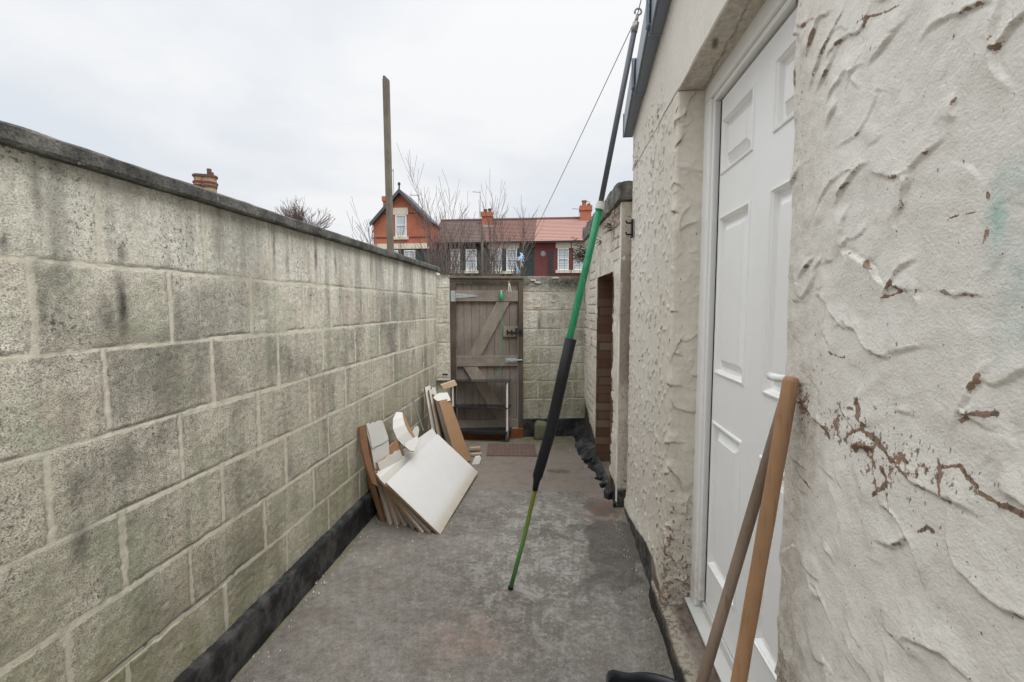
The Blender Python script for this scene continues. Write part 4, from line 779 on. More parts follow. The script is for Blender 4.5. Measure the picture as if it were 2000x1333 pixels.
# step
def step():
    sx = np.linspace(0, 1, 30); sy = np.arange(0.70, 2.10, 0.01); T, Y = np.meshgrid(sx, sy, indexing='ij')
    xf = 0.437 + 0.014 * (fbm(Y * 7, Y * 0, 44, 4) - 0.5); a = np.clip(T / 0.35, 0, 1); b = np.clip((T - 0.35) / 0.65, 0, 1)
    x = xf + 0.012 * a ** 2 + b * 0.20; z = -0.02 + a * 0.09 + b * 0.022 + 0.010 * (fbm(Y * 9, T * 6, 45, 4) - 0.5) * (a > 0.1)
    link('door_step', np.stack([x, Y, z], -1).reshape(-1, 3), gridq(len(sx), len(sy))[:, ::-1], M['step'], HX, smooth=True)
step()
# door frame and door
DX = 0.575
fr = MB()
fr.box((DX, YF - 0.062, 0.112), (DX + 0.07, YF + 0.02, 2.145)); fr.box((DX, YN - 0.02, 0.112), (DX + 0.07, YN + 0.050, 2.145)); fr.box((DX, YN - 0.02, 2.1452), (DX + 0.07, YF + 0.02, 2.225))
fr = fr.out('door_frame', M['frame'], HX, bevel=0.006)
b = MB(); b.box((DX + 0.012, YN + 0.051, 2.126), (DX + 0.065, YF - 0.063, 2.1448)); b.box((DX + 0.012, YF - 0.081, 0.150), (DX + 0.065, YF - 0.0625, 2.1258)); b.out('frame_bead', M['frame'], fr, bevel=0.003)
MB().box((DX - 0.022, YN - 0.01, 0.100), (DX + 0.068, YF - 0.0, 0.1118)).out('frame_sill', M['white'], fr, bevel=0.003)
MB().box((DX + 0.026, YN + 0.051, 0.1122), (DX + 0.062, YF - 0.0822, 0.149)).out('weather_bar', M['white'], fr, bevel=0.004)
DR = []
def door():
    y0, y1 = YN + 0.056, YF - 0.102; z0, z1 = 0.158, 2.117; X = DX + 0.032
    PY = []
    ya, yb = aX(1400, 600, X)[1], aX(1460, 600, X)[1]; yc = aX(1497, 600, X)[1]; wd = ya - yb; PY = [(yb, ya), (yc - wd, yc)]
    rows = [(aX(1405, 347, X)[2], aX(1405, 243, X)[2]), (aX(1403, 733, X)[2], aX(1405, 425, X)[2]), (aX(1392, 1117, X)[2], aX(1395, 823, X)[2])]
    PY = sorted(PY); V = []; F = []
    def q(a, b, c, d, n=1):
        k = len(V); V.extend([a, b, c, d]); F.append((k, k + 1, k + 2, k + 3))
    yl = [y0] + [v for p in PY for v in p] + [y1]; zr = sorted(rows); zl = [z0] + [v for p in zr for v in p] + [z1]
    for i in range(len(yl) - 1):
        for j in range(len(zl) - 1):
            if i % 2 == 1 and j % 2 == 1:
                prof = [(0, 0), (0.003, -0.005), (0.009, -0.006), (0.012, -0.001), (0.015, 0.001), (0.020, 0.014), (0.030, 0.018), (0.034, 0.018), (0.037, 0.014), (0.058, 0.002), (0.060, -0.001), (0.064, -0.001)]
                rings = [[(X + d, yl[i] + o, zl[j] + o), (X + d, yl[i + 1] - o, zl[j] + o), (X + d, yl[i + 1] - o, zl[j + 1] - o), (X + d, yl[i] + o, zl[j + 1] - o)] for o, d in prof]
                for r0, r1 in zip(rings, rings[1:]):
                    for e_ in range(4): q(r0[e_], r1[e_], r1[(e_ + 1) % 4], r0[(e_ + 1) % 4])
                q(*rings[-1][::-1])
            else: q((X, yl[i], zl[j]), (X, yl[i], zl[j + 1]), (X, yl[i + 1], zl[j + 1]), (X, yl[i + 1], zl[j]))
    for a, b in (((y0, z0), (y1, z0)), ((y1, z0), (y1, z1)), ((y1, z1), (y0, z1)), ((y0, z1), (y0, z0))):
        q((X, a[0], a[1]), (X, b[0], b[1]), (X + 0.044, b[0], b[1]), (X + 0.044, a[0], a[1]))
    q((X + 0.044, y0, z0), (X + 0.044, y1, z0), (X + 0.044, y1, z1), (X + 0.044, y0, z1))
    d = link('door', V, F, M['upvc'], HX)
    g = MB(); g.box((X + 0.012, y0 - 0.004, z0 - 0.008), (X + 0.035, y1 + 0.008, z0 - 0.0008)); g.box((X + 0.002, y1 + 0.0008, z0 - 0.008), (X + 0.035, y1 + 0.0205, z1 + 0.006)); g.box((X + 0.012, y0 - 0.004, z1 + 0.0008), (X + 0.035, y1 + 0.009, z1 + 0.0085)); g.out('gasket', M['gasket'], d)
    c = aX(1522, 738, X - 0.035); hd = MB(); hd.box((X - 0.010, c[1] - 0.035, c[2] - 0.11), (X - 0.0006, c[1] - 0.002, c[2] + 0.10)); hd.tube([(X - 0.008, c[1] - 0.018, c[2]), (X - 0.036, c[1] - 0.018, c[2]), (X - 0.045, c[1] - 0.005, c[2]), (X - 0.045, c[1] + 0.028, c[2])], [0.010, 0.010, 0.011, 0.010], 12)
    hd.out('handle', M['upvc'], d, smooth=True)
door()
MB().box((DX + 0.072, YN - 0.04, 0.0), (0.699, YF + 0.04, 2.3)).out('dark_lining', M['gasket'], HX)
# ------------------------------------------------------------------ outhouse beyond
def oh(t): return np.array([0.415 - 0.071 * t, 3.05 + t, 0])       # foot of its face, t metres from the near end
OD = oh(1.0) - oh(0.0); OD = OD / np.linalg.norm(OD); ON = np.array([-OD[1], OD[0], 0])
OH = thing('outhouse', oh(0.8), 'old whitewashed outhouse with coping and open brick lined doorway beyond the extension', 'outhouse')
def ohp(t, z, o=0.0): return oh(0) + OD * t + ON * o + np.array([0, 0, z])
def oface(name, t0, t1, z0, z1, dark):
    tg = np.arange(t0, t1 + 0.001, 0.008); zg = np.arange(z0, z1 + 0.001, 0.010); T, Z = np.meshgrid(tg, zg, indexing='ij')
    bx = np.abs(((T + 0.11 * (np.floor(Z / 0.076) % 2)) / 0.225) % 1 - 0.5); bz = np.abs((Z / 0.076) % 1 - 0.5)
    jt = np.maximum(sstep(0.47, 0.495, bx), sstep(0.40, 0.48, bz)); vis = sstep(0.45, 0.66, fbm(T * 3, Z * 2, 121, 4) + 0.16 * sstep(0.55, 0.3, T) * sstep(1.4, 1.7, Z))
    h = -0.004 * jt * vis + 0.004 + 0.026 * (fbm(T * 7, Z * 7, 122, 5) - 0.5) + 0.008 * (fbm(T * 40, Z * 40, 123, 3) - 0.5)
    zb = np.interp(T, [0, 0.22, 0.85, 1.3, 1.75], [0.10, 0.16, 0.16, 0.25, 0.42]) + 0.03 * (fbm(T * 14, Z * 0, 124, 4) - 0.5); blk = sstep(0.004, -0.004, Z - zb); h = h * (1 - blk) - 0.007 * blk
    P = oh(0)[None, None, :] + OD * T[..., None] + ON * h[..., None] + np.stack([0 * Z, 0 * Z, Z], -1)
    gr = 0.25 + 0.55 * sstep(1.65, 2.0, Z) + 0.35 * sstep(0.5, 0.2, Z); ch = 0.13 + 0.10 * sstep(1.3, 2.0, Z) + 0.10 * jt * vis + 0.12 * sstep(0.55, 0.75, fbm(T * 4, Z * 3, 129, 4))
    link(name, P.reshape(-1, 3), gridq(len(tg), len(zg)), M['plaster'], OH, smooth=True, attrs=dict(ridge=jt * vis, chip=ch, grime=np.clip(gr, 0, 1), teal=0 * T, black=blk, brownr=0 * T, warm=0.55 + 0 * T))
D0, D1, DZ = 0.235, 0.885, 1.60
def otop(t): return 2.03 + 0.0 * t
oface('near_jamb_face', 0.0, D0, 0.0, 2.03, 0); oface('far_face', D1, 1.78, 0.0, 2.03, 0); oface('door_head', D0 + 0.0002, D1 - 0.0002, DZ, 2.03, 0)
mb = MB(); mb.obox(ohp(D1, 0, -0.011), OD * 0.9, -ON * 0.23, (0, 0, 2.02)); mb.obox(ohp(0.004, 0, -0.011), OD * (D0 - 0.006), -ON * 0.23, (0, 0, 2.02)); mb.obox(ohp(D0, DZ + 0.002, -0.011), OD * (D1 - D0 - 0.001), -ON * 0.23, (0, 0, 0.41)); mb.obox(ohp(D1 + 0.0005, 0, -0.012), OD * 0.03, ON * 0.020, (0, 0, DZ)); mb.obox(ohp(D0 - 0.031, 0, -0.012), OD * 0.03, ON * 0.019, (0, 0, DZ)); mb.out('brick_wall', M['brick_yard'], OH)
MB().obox(ohp(0.0005, 0, -0.03), OD * 0.03, ON * 0.036, (0, 0, 2.03)).out('corner_render', M['plaster'], OH, bevel=0.006)
mb = MB(); mb.obox(ohp(D0 - 0.1, 0, -1.1), OD * 1.6, ON * 0.02, (0, 0, 2.0)); mb.obox(ohp(D1 + 0.05, 0, -1.08), OD * 0.02, ON * 0.8, (0, 0, 2.0)); mb.obox(ohp(0, 1.9, -1.1), OD * 1.7, ON * 0.8, (0, 0, 0.05)); mb.out('inner_wall', M['brick_yard'], OH)
# near end of the outhouse wall, brown render
def oend():
    og = np.arange(0.0, 0.26, 0.006); zg = np.arange(0, 2.031, 0.012); O, Z = np.meshgrid(og, zg, indexing='ij')
    h = 0.010 * (fbm(O * 14, Z * 10, 131, 4) - 0.5) + 0.02 * (fbm(O * 3, Z * 3, 132, 3) - 0.5)
    P = oh(0)[None, None, :] - ON * O[..., None] - OD * (h[..., None] + 0.003) + np.stack([0 * Z, 0 * Z, Z], -1)
    br = sstep(0.75, 0.95, Z) * sstep(1.75, 1.62, Z) * 0.55
    link('end_face', P.reshape(-1, 3), gridq(len(og), len(zg))[:, ::-1], M['plaster'], OH, smooth=True, attrs=dict(ridge=0 * O, chip=0.22 + 0 * O, grime=np.clip(0.45 + 0 * O, 0, 1), teal=0 * O, black=sstep(0.13, 0.11, Z), brownr=br * sstep(0.3, 0.6, fbm(O * 20, Z * 9, 140, 4) + 0.25), warm=1.0 + 0 * O))
oend()
M['coping_pale'] = (lambda s: s.done(s.mix(0.6, s.mix(s.ramp(s.noise(11, 6, 0.7), (0.35, 0.0), (0.68, 1.0)), (0.085, 0.083, 0.075), (0.29, 0.275, 0.24)), s.ramp(s.noise(110, 3, 0.7), (0.3, 0.5), (0.7, 1.5)), 'MULTIPLY'), 0.95, s.bump(s.noise(60, 5, 0.7), 0.6, 0.008), 0.15))(S('weathered_coping'))
def coping_stone(t0, ln, sd_):
    ts = np.linspace(t0, t0 + ln, int(ln / 0.02)); prof = []
    for (a, b) in (((0.030, 2.036), (0.034, 2.150)), ((0.034, 2.150), (-0.12, 2.172)), ((-0.12, 2.172), (-0.285, 2.155)), ((-0.285, 2.155), (-0.285, 2.036)), ((-0.285, 2.036), (0.030, 2.036))):
        n_ = max(2, int(math.dist(a, b) / 0.022)); prof += [(a[0] + (b[0] - a[0]) * i / n_, a[1] + (b[1] - a[1]) * i / n_) for i in range(n_)]
    n = len(prof); V = []; pr = np.array(prof)
    for i, t in enumerate(ts):
        e_ = 0.012 if i in (0, len(ts) - 1) else 0.0
        f = fbm(np.full(n, t * 13.0), np.arange(n) * 0.55, sd_, 4) - 0.5; cen = pr.mean(0)
        for j in range(n):
            d_ = pr[j] - cen; q = pr[j] + d_ / (np.linalg.norm(d_) + 1e-6) * (0.030 * f[j] - e_); V.append(ohp(t, max(q[1], 2.032), q[0]))
    k = len(ts); F = [(i * n + j, i * n + (j + 1) % n, (i + 1) * n + (j + 1) % n, (i + 1) * n + j) for i in range(k - 1) for j in range(n)] + [tuple(range(n - 1, -1, -1)), tuple(range((k - 1) * n, k * n))]
    link('coping_stone', V, F, M['coping_pale'], OH)
t = -0.03
for i, ln in enumerate((0.62, 0.60, 0.62)): coping_stone(t, ln - 0.006, 200 + i); t += ln
rr = random.Random(5)
RB = thing('rubble_footing', ohp(0.9, 0), 'black tarred rubble footing along the foot of the outhouse', 'footing')
def skirt():
    tg = np.arange(-0.02, 1.78, 0.012); ag = np.linspace(0, 1, 18); T, A = np.meshgrid(tg, ag, indexing='ij')
    wd = (0.03 + 0.10 * sstep(0.1, 1.2, T)) * (0.55 + 0.9 * fbm(T * 9, T * 0, 150, 3)); ht = (0.05 + 0.05 * sstep(0.2, 1.2, T)) * (0.5 + fbm(T * 7, T * 0 + 4, 151, 3))
    bl = fbm(T * 16, A * 2.2, 152, 3); o = wd * (1 - A) ** 0.8 + 0.03 * (bl - 0.5) * np.sin(A * math.pi); z = -0.01 + ht * A ** 0.7 + 0.03 * (bl - 0.5) * np.sin(A * math.pi)
    P = oh(0)[None, None, :] + OD * T[..., None] + ON * (o - 0.012)[..., None] + np.stack([0 * z, 0 * z, z], -1)
    link('tarred_skirt', P.reshape(-1, 3), gridq(len(tg), len(ag)), M['tar'], RB)
skirt()
for k in range(9):
    t_ = 0.12 + k * 0.19 + rr.uniform(-.05, .05); q = [rr.uniform(0.02, 0.06) for _ in range(3)]; yaw = rr.uniform(0, 3); cu = np.array([math.cos(yaw), math.sin(yaw), rr.uniform(-.4, .4)]); cv = np.array([-math.sin(yaw), math.cos(yaw), rr.uniform(-.4, .4)]); c_ = ohp(t_, 0.0, 0.03 + 0.07 * float(sstep(0.3, 1.3, np.array(t_))))
    mb = MB(); mb.obox(c_ - cu * q[0] / 2 - cv * q[1] / 2 - (0, 0, 0.01), cu * q[0], cv * q[1], np.array([rr.uniform(-.3, .3), rr.uniform(-.3, .3), 1]) * (q[2] * 0.8 + 0.012)); mb.out('rubble_stone', M['tar'], RB, bevel=0.004)
# fern tufts on the outhouse wall
def tuft(name, label, c, n, ln, seed, droop=0.6, dirn=(-1, -0.5, 0.2)):
    r = random.Random(seed); t = thing(name, c, label, 'plant', 'plants growing on the outhouse wall'); lv = MB(); st_ = MB(); d0 = np.array(dirn)
    for k in range(n):
        d = d0 + np.array([r.uniform(-1, 0.3), r.uniform(-1, 1), r.uniform(-0.6, 1)]) ; d /= np.linalg.norm(d); l = ln * r.uniform(0.4, 1.0); p = np.array(c, float) + np.array([0, r.uniform(-.4, .4) * ln, r.uniform(-.35, .35) * ln]); pts = [p]
        for i in range(5):
            d = d + np.array([0, 0, -droop * 0.16]); d /= np.linalg.norm(d); p = p + d * l / 5; pts.append(p)
        st_.tube(pts, [0.0016] * 5 + [0.0006], 4)
        for i in range(1, 6):
            for s_ in (-1, 1):
                sd_ = np.cross(d, (0, 0, 1)) * s_ + np.array([r.uniform(-.4, .4)] * 3); sd_ /= np.linalg.norm(sd_) + 1e-6; a = ln * 0.13 * r.uniform(.6, 1.2); q = pts[i]; e_ = q + sd_ * a + d * a * 0.5; wv = d * a * 0.22
                lv.add([q, (q + e_) / 2 + wv + (0, 0, .002), e_, (q + e_) / 2 - wv], [(0, 1, 2, 3)])
    lv.out('leaves', M['leaf'], t); st_.out('stems', M['drysprig'], t)
tuft('wall_fern', 'bushy dark green fern at the far top edge of the outhouse', ohp(1.52, 1.86, 0.02), 60, 0.20, 3)
tuft('wall_fern', 'small sparse green tuft under the outhouse coping near the extension', ohp(0.32, 1.93, 0.0), 26, 0.085, 4, 1.2)
tuft('wall_fern', 'tiny green sprig midway along the outhouse wall top', ohp(0.75, 1.88, 0.0), 14, 0.07, 8, 1.2)
# ------------------------------------------------------------------ clothes prop, line and pegs
PB = aZ(997, 1150)
def pp(px, py, Y): return aY(px, py, Y)
CPp = thing('clothes_prop', PB, 'tall green and grey clothes prop pole with black sleeve standing in the yard', 'clothes prop')
a0, a1, a2, a3, a4 = PB, pp(1044, 962, 2.10), pp(1112, 664, 2.125), pp(1171, 408, 2.14), pp(1241, 50, 2.15)
MB().tube([a0, a0 * 0.5 + a1 * 0.5 + np.array([0.004, 0, 0]), a1, a1 * 0.6 + a2 * 0.4], 0.0105, 14).out('lower_pole', M['lime'], CPp, smooth=True)
MB().tube([a0 - (a1 - a0) / np.linalg.norm(a1 - a0) * 0.001, a0 + (a1 - a0) / np.linalg.norm(a1 - a0) * 0.012], 0.0125, 14).out('end_cap', M['gasket'], CPp)
off = np.array([0.008, 0.0, 0.0])
MB().tube([pp(1045, 958, 2.10), pp(1048, 940, 2.10), pp(1049, 930, 2.10) + off * .3, pp(1072, 842, 2.107) + off, pp(1092, 750, 2.115) + off, pp(1113, 662, 2.122) + off * 0.6], [0.013, 0.016, 0.024, 0.0265, 0.0265, 0.027], 16).out('foam_sleeve', M['foam'], CPp, smooth=True)
MB().tube([a1 * 0.5 + a2 * 0.5, a2, a2 * 0.5 + a3 * 0.5, a3], 0.0165, 16).out('upper_pole', M['green'], CPp, smooth=True)
dv = (a4 - a3) / np.linalg.norm(a4 - a3)
MB().tube([a3 - dv * 0.004, a3 + dv * 0.03], [0.0215, 0.0185], 16).out('collar', M['white'], CPp, smooth=False)
MB().tube([a3, a3 * 0.5 + a4 * 0.5, a4], [0.0125, 0.0125, 0.0125], 14).out('extension_pole', M['slate'], CPp, smooth=True)
hk = [a4 - dv * 0.02, a4 + dv * 0.03]; ctr = a4 + dv * 0.058
mb = MB(); mb.tube([a4 - dv * 0.03, a4 + dv * 0.012], 0.0142, 12); mb.tube([a4 + dv * 0.01, a4 + dv * 0.045], 0.007, 10)
mb.tube([ctr + np.array([math.cos(q) * 0.014, 0, math.sin(q) * 0.014]) for q in np.linspace(-1.6, 3.6, 16)], 0.0042, 8); mb.out('hook', M['chrome'], CPp, smooth=True)
GA = gw(0.66, 1.475, 0.045); top = a4 + dv * 0.045
tt = np.linspace(0, 1, 20); lpts = [GA * (1 - q) + top * q - np.array([0, 0, 0.10 * q * (1 - q)]) for q in tt]
tail = [top * (1 - q) + np.array([0.35, -1.6, 2.95]) * q for q in np.linspace(0.1, 1, 6)]
tag(MB().tube(lpts + tail, 0.0022, 6).out('washing_line', M['wire'], origin=GA), 'thin washing line running from the gate up to the clothes prop', 'washing line')
def lineat(px, py):
    best = None
    for q in np.linspace(0, 1, 400):
        p = GA * (1 - q) + top * q - np.array([0, 0, 0.10 * q * (1 - q)]); d = p - CP; z = d @ FW; e_ = abs(666.5 - FPX * (d @ UP) / z - py)
        if best is None or e_ < best[0]: best = (e_, p)
    return best[1]
def peg(label, c, m, rot, group='pegs on the washing line', size=0.075, tip=None):
    t = thing('clothes_peg', c, label, 'clothes peg', group); mt = Matrix.Rotation(rot[1], 3, 'Y') @ Matrix.Rotation(rot[0], 3, 'X') @ Matrix.Rotation(rot[2], 3, 'Z')
    for s_ in (-1, 1):
        pts = [(-0.002 * s_ * 0 + 0.004 * s_, 0, 0.012), (0.003 * s_, 0, 0.0), (0.006 * s_, 0, -size * 0.4), (0.011 * s_, 0, -size)]
        pts = [np.array(c) + np.array(mt @ Vector(p)) for p in pts]
        MB().tube(pts, [0.0042, 0.005, 0.0048, 0.0038], 6).out('prong', m if not (tip and s_ < 0) else m, t)
    MB().tube([np.array(c) + np.array(mt @ Vector((-0.008, 0, -0.012))), np.array(c) + np.array(mt @ Vector((0.008, 0, -0.012)))], 0.004, 8).out('spring', M[tip] if tip else M['galv'], t)
    if tip: MB().tube([np.array(c) + np.array(mt @ Vector((0, 0, 0.0))), np.array(c) + np.array(mt @ Vector((0, 0, 0.016)))], 0.010, 8).out('jaw', M[tip], t)
q = lineat(1026, 502)
for i, (ax, lab) in enumerate(((0.25, 'pale blue peg hanging almost straight down in the upper cluster'), (-0.18, 'pale blue peg swinging slightly right in the upper cluster'), (1.25, 'pale blue peg sticking out left in the upper cluster'), (0.95, 'pale blue peg pointing down left in the upper cluster'), (2.6, 'pale blue peg standing up right in the upper cluster'))):
    peg(lab, q + np.array([0.004 * i - 0.008, 0.006 * (i - 2), 0.003 * (i % 2)]), M['pegblue'], (0.2 * (i - 2), ax, 0.5 * i), size=0.046)
q = lineat(1014, 523); peg('lone blue peg below the cluster on the washing line', q, M['pegblue'], (0.1, -0.35, 0.4), size=0.052)
peg('second blue peg leaning beside the lone lower blue peg', q + np.array([0.005, 0.012, 0.0]), M['pegblue'], (0.2, 0.1, 1.0), size=0.048)
q2 = lineat(1024, 513); peg('faded pink peg under the blue cluster', q2 + np.array([0.018, 0, -0.01]), M['pegpink'], (0, -0.2, 0.3), size=0.03)
q = lineat(997, 553); peg('white peg with orange jaw hanging before the gate top', q, M['pegwhite'], (0, -0.12, 0.2), size=0.085, tip='pegorange')
cl = thing('line_cleat', gw(0.645, 1.45, 0.03), 'bright green plastic line tightener hanging on the gate rail', 'line tightener')
MB().tube([gw(0.645, 1.50, 0.034), gw(0.645, 1.485, 0.036), gw(0.645, 1.46, 0.036), gw(0.645, 1.43, 0.036), gw(0.645, 1.412, 0.034)], [0.006, 0.013, 0.019, 0.013, 0.006], 10).out('body', M['cord'], cl, smooth=True)
MB().tube([gw(0.645, 1.50, 0.034), gw(0.645, 1.52, 0.034)], 0.007, 8).out('tip', M['white'], cl)
tag(MB().tube([gw(0.645, 1.412, 0.036)] + [gw(0.645 + 0.006 * math.sin(z * 7), z, 0.034) for z in np.linspace(1.38, 0.74, 14)] + [gw(0.65 - 0.06 * (1 - math.cos(t)) * .5 - 0.05 * math.sin(t / 2), 0.64 + 0.06 * math.cos(t), 0.030) for t in np.linspace(0.3, 4.2, 12)], 0.0024, 6).out('green_cord', M['cord'], origin=gw(0.645, 0.7, 0.03)), 'loose green cord hanging down the gate with a coil at its end', 'cord')
# ------------------------------------------------------------------ broom handles and bucket
t_ = aX(1546, 736, 0.452); d_ = aY(1445, 1320, 0.915); v_ = (d_ - t_); e_ = t_ + v_ * (t_[2] / -v_[2]); vn = v_ / np.linalg.norm(v_)
bh = thing('broom_handle', e_, 'orange brown varnished wooden handle leaning on the render beside the door', 'broom handle', 'wooden handles leaning by the door')
pts = [t_ * (1 - q) + e_ * q for q in np.linspace(0.02, 1, 24)]
MB().tube([t_, t_ + vn * 0.003, t_ + vn * 0.010] + pts[1:], [0.0085, 0.0125, 0.0142] + [0.0146 + 0.0004 * math.sin(i * 1.9) for i in range(23)], 20).out('shaft', M['handle'], bh, smooth=True)
t_ = aX(1531, 790, 0.497); d_ = aY(1371, 1333, 0.99); v_ = d_ - t_; e_ = t_ + v_ * (t_[2] / -v_[2])
bh = thing('broom_handle', e_, 'thinner dull grey brown wooden handle leaning behind the orange one', 'broom handle', 'wooden handles leaning by the door')
MB().tube([t_ * (1 - q) + e_ * q for q in np.linspace(0, 1, 20)], 0.0118, 18).out('shaft', M['handle_old'], bh, smooth=True)
def bucket():
    zc = 0.27; f = aZ(1256, 1319, zc); r = 0.145; c = np.array([f[0] + 0.012, f[1] - r, 0.0]); t = thing('bucket', c, 'black plastic bucket with pouring lip at the bottom edge of the yard', 'bucket')
    n = 72; prof = [(0.100, 0.0), (0.102, 0.004), (0.140, 0.262), (0.150, 0.264), (0.152, 0.270), (0.150, 0.276), (0.142, 0.274), (0.136, 0.262), (0.098, 0.012), (0.0, 0.010)]
    V = []; F = []
    for (rr_, z) in prof:
        for j in range(n):
            a = 2 * math.pi * j / n; lip = math.exp(-((math.atan2(math.sin(a - 2.25), math.cos(a - 2.25))) / 0.20) ** 2) * sstep(0.15, 0.27, np.array(z)); q = rr_ + 0.028 * lip
            V.append((c[0] + q * math.cos(a), c[1] + q * math.sin(a), z + 0.006 * float(lip)))
    for i in range(len(prof) - 1):
        for j in range(n): F.append((i * n + j, i * n + (j + 1) % n, (i + 1) * n + (j + 1) % n, (i + 1) * n + j))
    F.append(tuple(range(n - 1, -1, -1))); link('pail', V, F, M['bucket'], t, smooth=True)
    MB().tube([c + np.array([0.152 * math.cos(a), 0.152 * math.sin(a) * 0.35 - 0.10 * math.sin(a) , 0.255 - 0.07 * math.sin(a)]) for a in np.linspace(0, math.pi, 20)], 0.0035, 8).out('bail', M['galv'], t, smooth=True)
bucket()
# ------------------------------------------------------------------ beyond the walls
q0 = aY(765, 500, 4.9); q1 = aY(757.5, 152, 4.9)
wp = MB(); 
wp.obox((q0[0] - 0.030, 4.865, 0), (0.062, 0, 0), (0, 0.062, 0), (q1[0] - q0[0] - 0.02, 0, q1[2] - 0.02)); wp.obox((q1[0] - 0.045, 4.87, q1[2] - 0.0195), (0.030, 0, 0), (0, 0.06, 0), (-0.003, 0, 0.03))
tag(wp.out('wooden_post', M['post'], origin=(q0[0], 4.9, 0), bevel=0.006), 'tall weathered square timber post rising behind the left block wall', 'post')
YH = 29.0
def hp(px, py, Y=YH): return aY(px, py, Y)
def rows_roof(name, m, parent, xa, xb, y0, z0, y1, z1, n=16):      # stepped courses of tiles from eave to ridge
    mb = MB()
    for i in range(n):
        a, b = i / n, (i + 1.25) / n; pa = (y0 + (y1 - y0) * a, z0 + (z1 - z0) * a + 0.05); pb = (y0 + (y1 - y0) * min(b, 1), z0 + (z1 - z0) * min(b, 1) + 0.012)
        mb.prism([(xa, pa[0], pa[1]), (xa, pb[0], pb[1]), (xa, pb[0], pb[1] - 0.03), (xa, pa[0], pa[1] - 0.04)], (xb - xa, 0, 0))
    return mb.out(name, m, parent)
def window(parent, px0, py0, px1, py1, Y, lintel=True, bars=True):
    a, b = hp(px0, py1, Y), hp(px1, py0, Y); x0, x1, z0, z1 = a[0], b[0], a[2], b[2]; t = 0.07
    f = MB(); f.box((x0, Y - 0.05, z0), (x0 + t, Y + 0.03, z1)); f.box((x1 - t, Y - 0.05, z0), (x1, Y + 0.03, z1)); f.box((x0 + t, Y - 0.05, z1 - t), (x1 - t, Y + 0.03, z1)); f.box((x0 + t, Y - 0.05, z0), (x1 - t, Y + 0.03, z0 + t)); zm_ = z0 + (z1 - z0) * 0.52; f.box((x0 + t, Y - 0.06, zm_ - 0.03), (x1 - t, Y + 0.03, zm_ + 0.03))
    f = f.out('window', M['winframe'], parent)
    MB().box((x0 + t * .5, Y - 0.015, z0 + t * .5), (x1 - t * .5, Y - 0.005, z1 - t * .5)).out('pane', M['pane'], f)
    MB().box((x0 - 0.12, Y - 0.12, z0 - 0.18), (x1 + 0.12, Y - 0.002, z0 - 0.002)).out('sill', M['cream'], f)
    if lintel: MB().box((x0 - 0.12, Y - 0.07, z1 + 0.002), (x1 + 0.12, Y - 0.002, z1 + 0.42)).out('lintel', M['cream'], f)
    return f
def aerial(parent, p, h_, w_, n=6):
    mb = MB(); p = np.array(p, float); mb.tube([p, p + (0, 0, h_)], 0.018, 5); q = p + np.array([0, 0, h_ * 0.95]); mb.tube([q, q + (-w_, 0, 0.05)], 0.012, 5)
    for i in range(n): mb.tube([q + (-w_ * i / n, -0.18, 0.05 * i / n), q + (-w_ * i / n, 0.18, 0.05 * i / n)], 0.008, 4)
    mb.out('aerial', M['alu'], parent)
def stack(parent, px0, px1, pyt, zb, Y, m, pots, dpt=0.6):
    a = hp(px0, pyt, Y); b = hp(px1, pyt, Y); ch = MB(); ch.box((a[0] + 0.06, Y, zb), (b[0] - 0.06, Y + dpt, a[2] - 0.32)); ch.box((a[0], Y - 0.06, a[2] - 0.319), (b[0], Y + dpt + 0.06, a[2])); c = ch.out('chimney', m, parent)
    for (fx, h_, r_, mm) in pots: x = a[0] + (b[0] - a[0]) * fx; MB().tube([(x, Y + dpt / 2, a[2]), (x, Y + dpt / 2, a[2] + h_), (x, Y + dpt / 2, a[2] + h_ + 0.001), (x, Y + dpt / 2, a[2] + h_ + 0.09)], [r_, r_ * 0.85, r_ * 1.15, r_ * 1.15], 12).out('chimney_pot', M[mm], c)
    return c
GH = 'terraced houses beyond the back gate'
def terrace(name, label, px0, px1, wallm, roofm, wins, ridge=(431, 32.2), eave=476, ex=0.0, lint=True):
    xa = hp(px0, 500)[0]; xb = hp(px1, 500)[0] + ex; ze = hp(900, eave)[2]; zr = aY(950, ridge[0], ridge[1])[2]
    t = thing(name, ((xa + xb) / 2, YH + 3, 0), label, 'house', GH)
    MB().box((xa, YH, 0), (xb - 0.003, YH + 6.3, ze)).out('wall', wallm, t)
    MB().prism([(xa, YH, ze + 0.01), (xa, ridge[1], zr - 0.05), (xa, YH + 6.3, ze + 0.01)], (xb - xa - 0.003, 0, 0)).out('gable_infill', wallm, t)
    r = rows_roof('roof', roofm, t, xa, xb - 0.003, YH - 0.25, ze + 0.02, ridge[1], zr); MB().tube([(xa, ridge[1], zr + 0.03), (xb - 0.003, ridge[1], zr + 0.03)], 0.11, 8).out('ridge', M['tile_grey'] if roofm is not M['tile_red'] else M['tile_brown'], r)
    MB().prism([(xa, YH + 6.5, ze), (xa, ridge[1] + 0.02, zr), (xa, ridge[1] + 0.02, zr - 0.08), (xa, YH + 6.5, ze - 0.08)], (xb - xa - 0.003, 0, 0)).out('rear_roof', roofm, t)
    MB().box((xa, YH - 0.36, ze - 0.06), (xb - 0.003, YH - 0.251, ze + 0.05)).out('gutter', M['gutter'], t)
    for wn_ in wins: window(t, *wn_, YH, lint)
    return t, xa, xb, ze, zr
h1 = terrace('terraced_house', 'dark painted terraced house with grey brown roof beside the gabled house', 838, 943, M['brick_dk'], M['tile_grey'], [(880, 487, 899, 529), (910, 487, 931, 529)], lint=False)
h2 = terrace('terraced_house', 'dark green painted terraced house with brown roof and chimney in mid row', 943, 1044, M['brick_dk'], M['tile_brown'], [(958, 486, 980, 530), (989, 486, 1010, 530)])
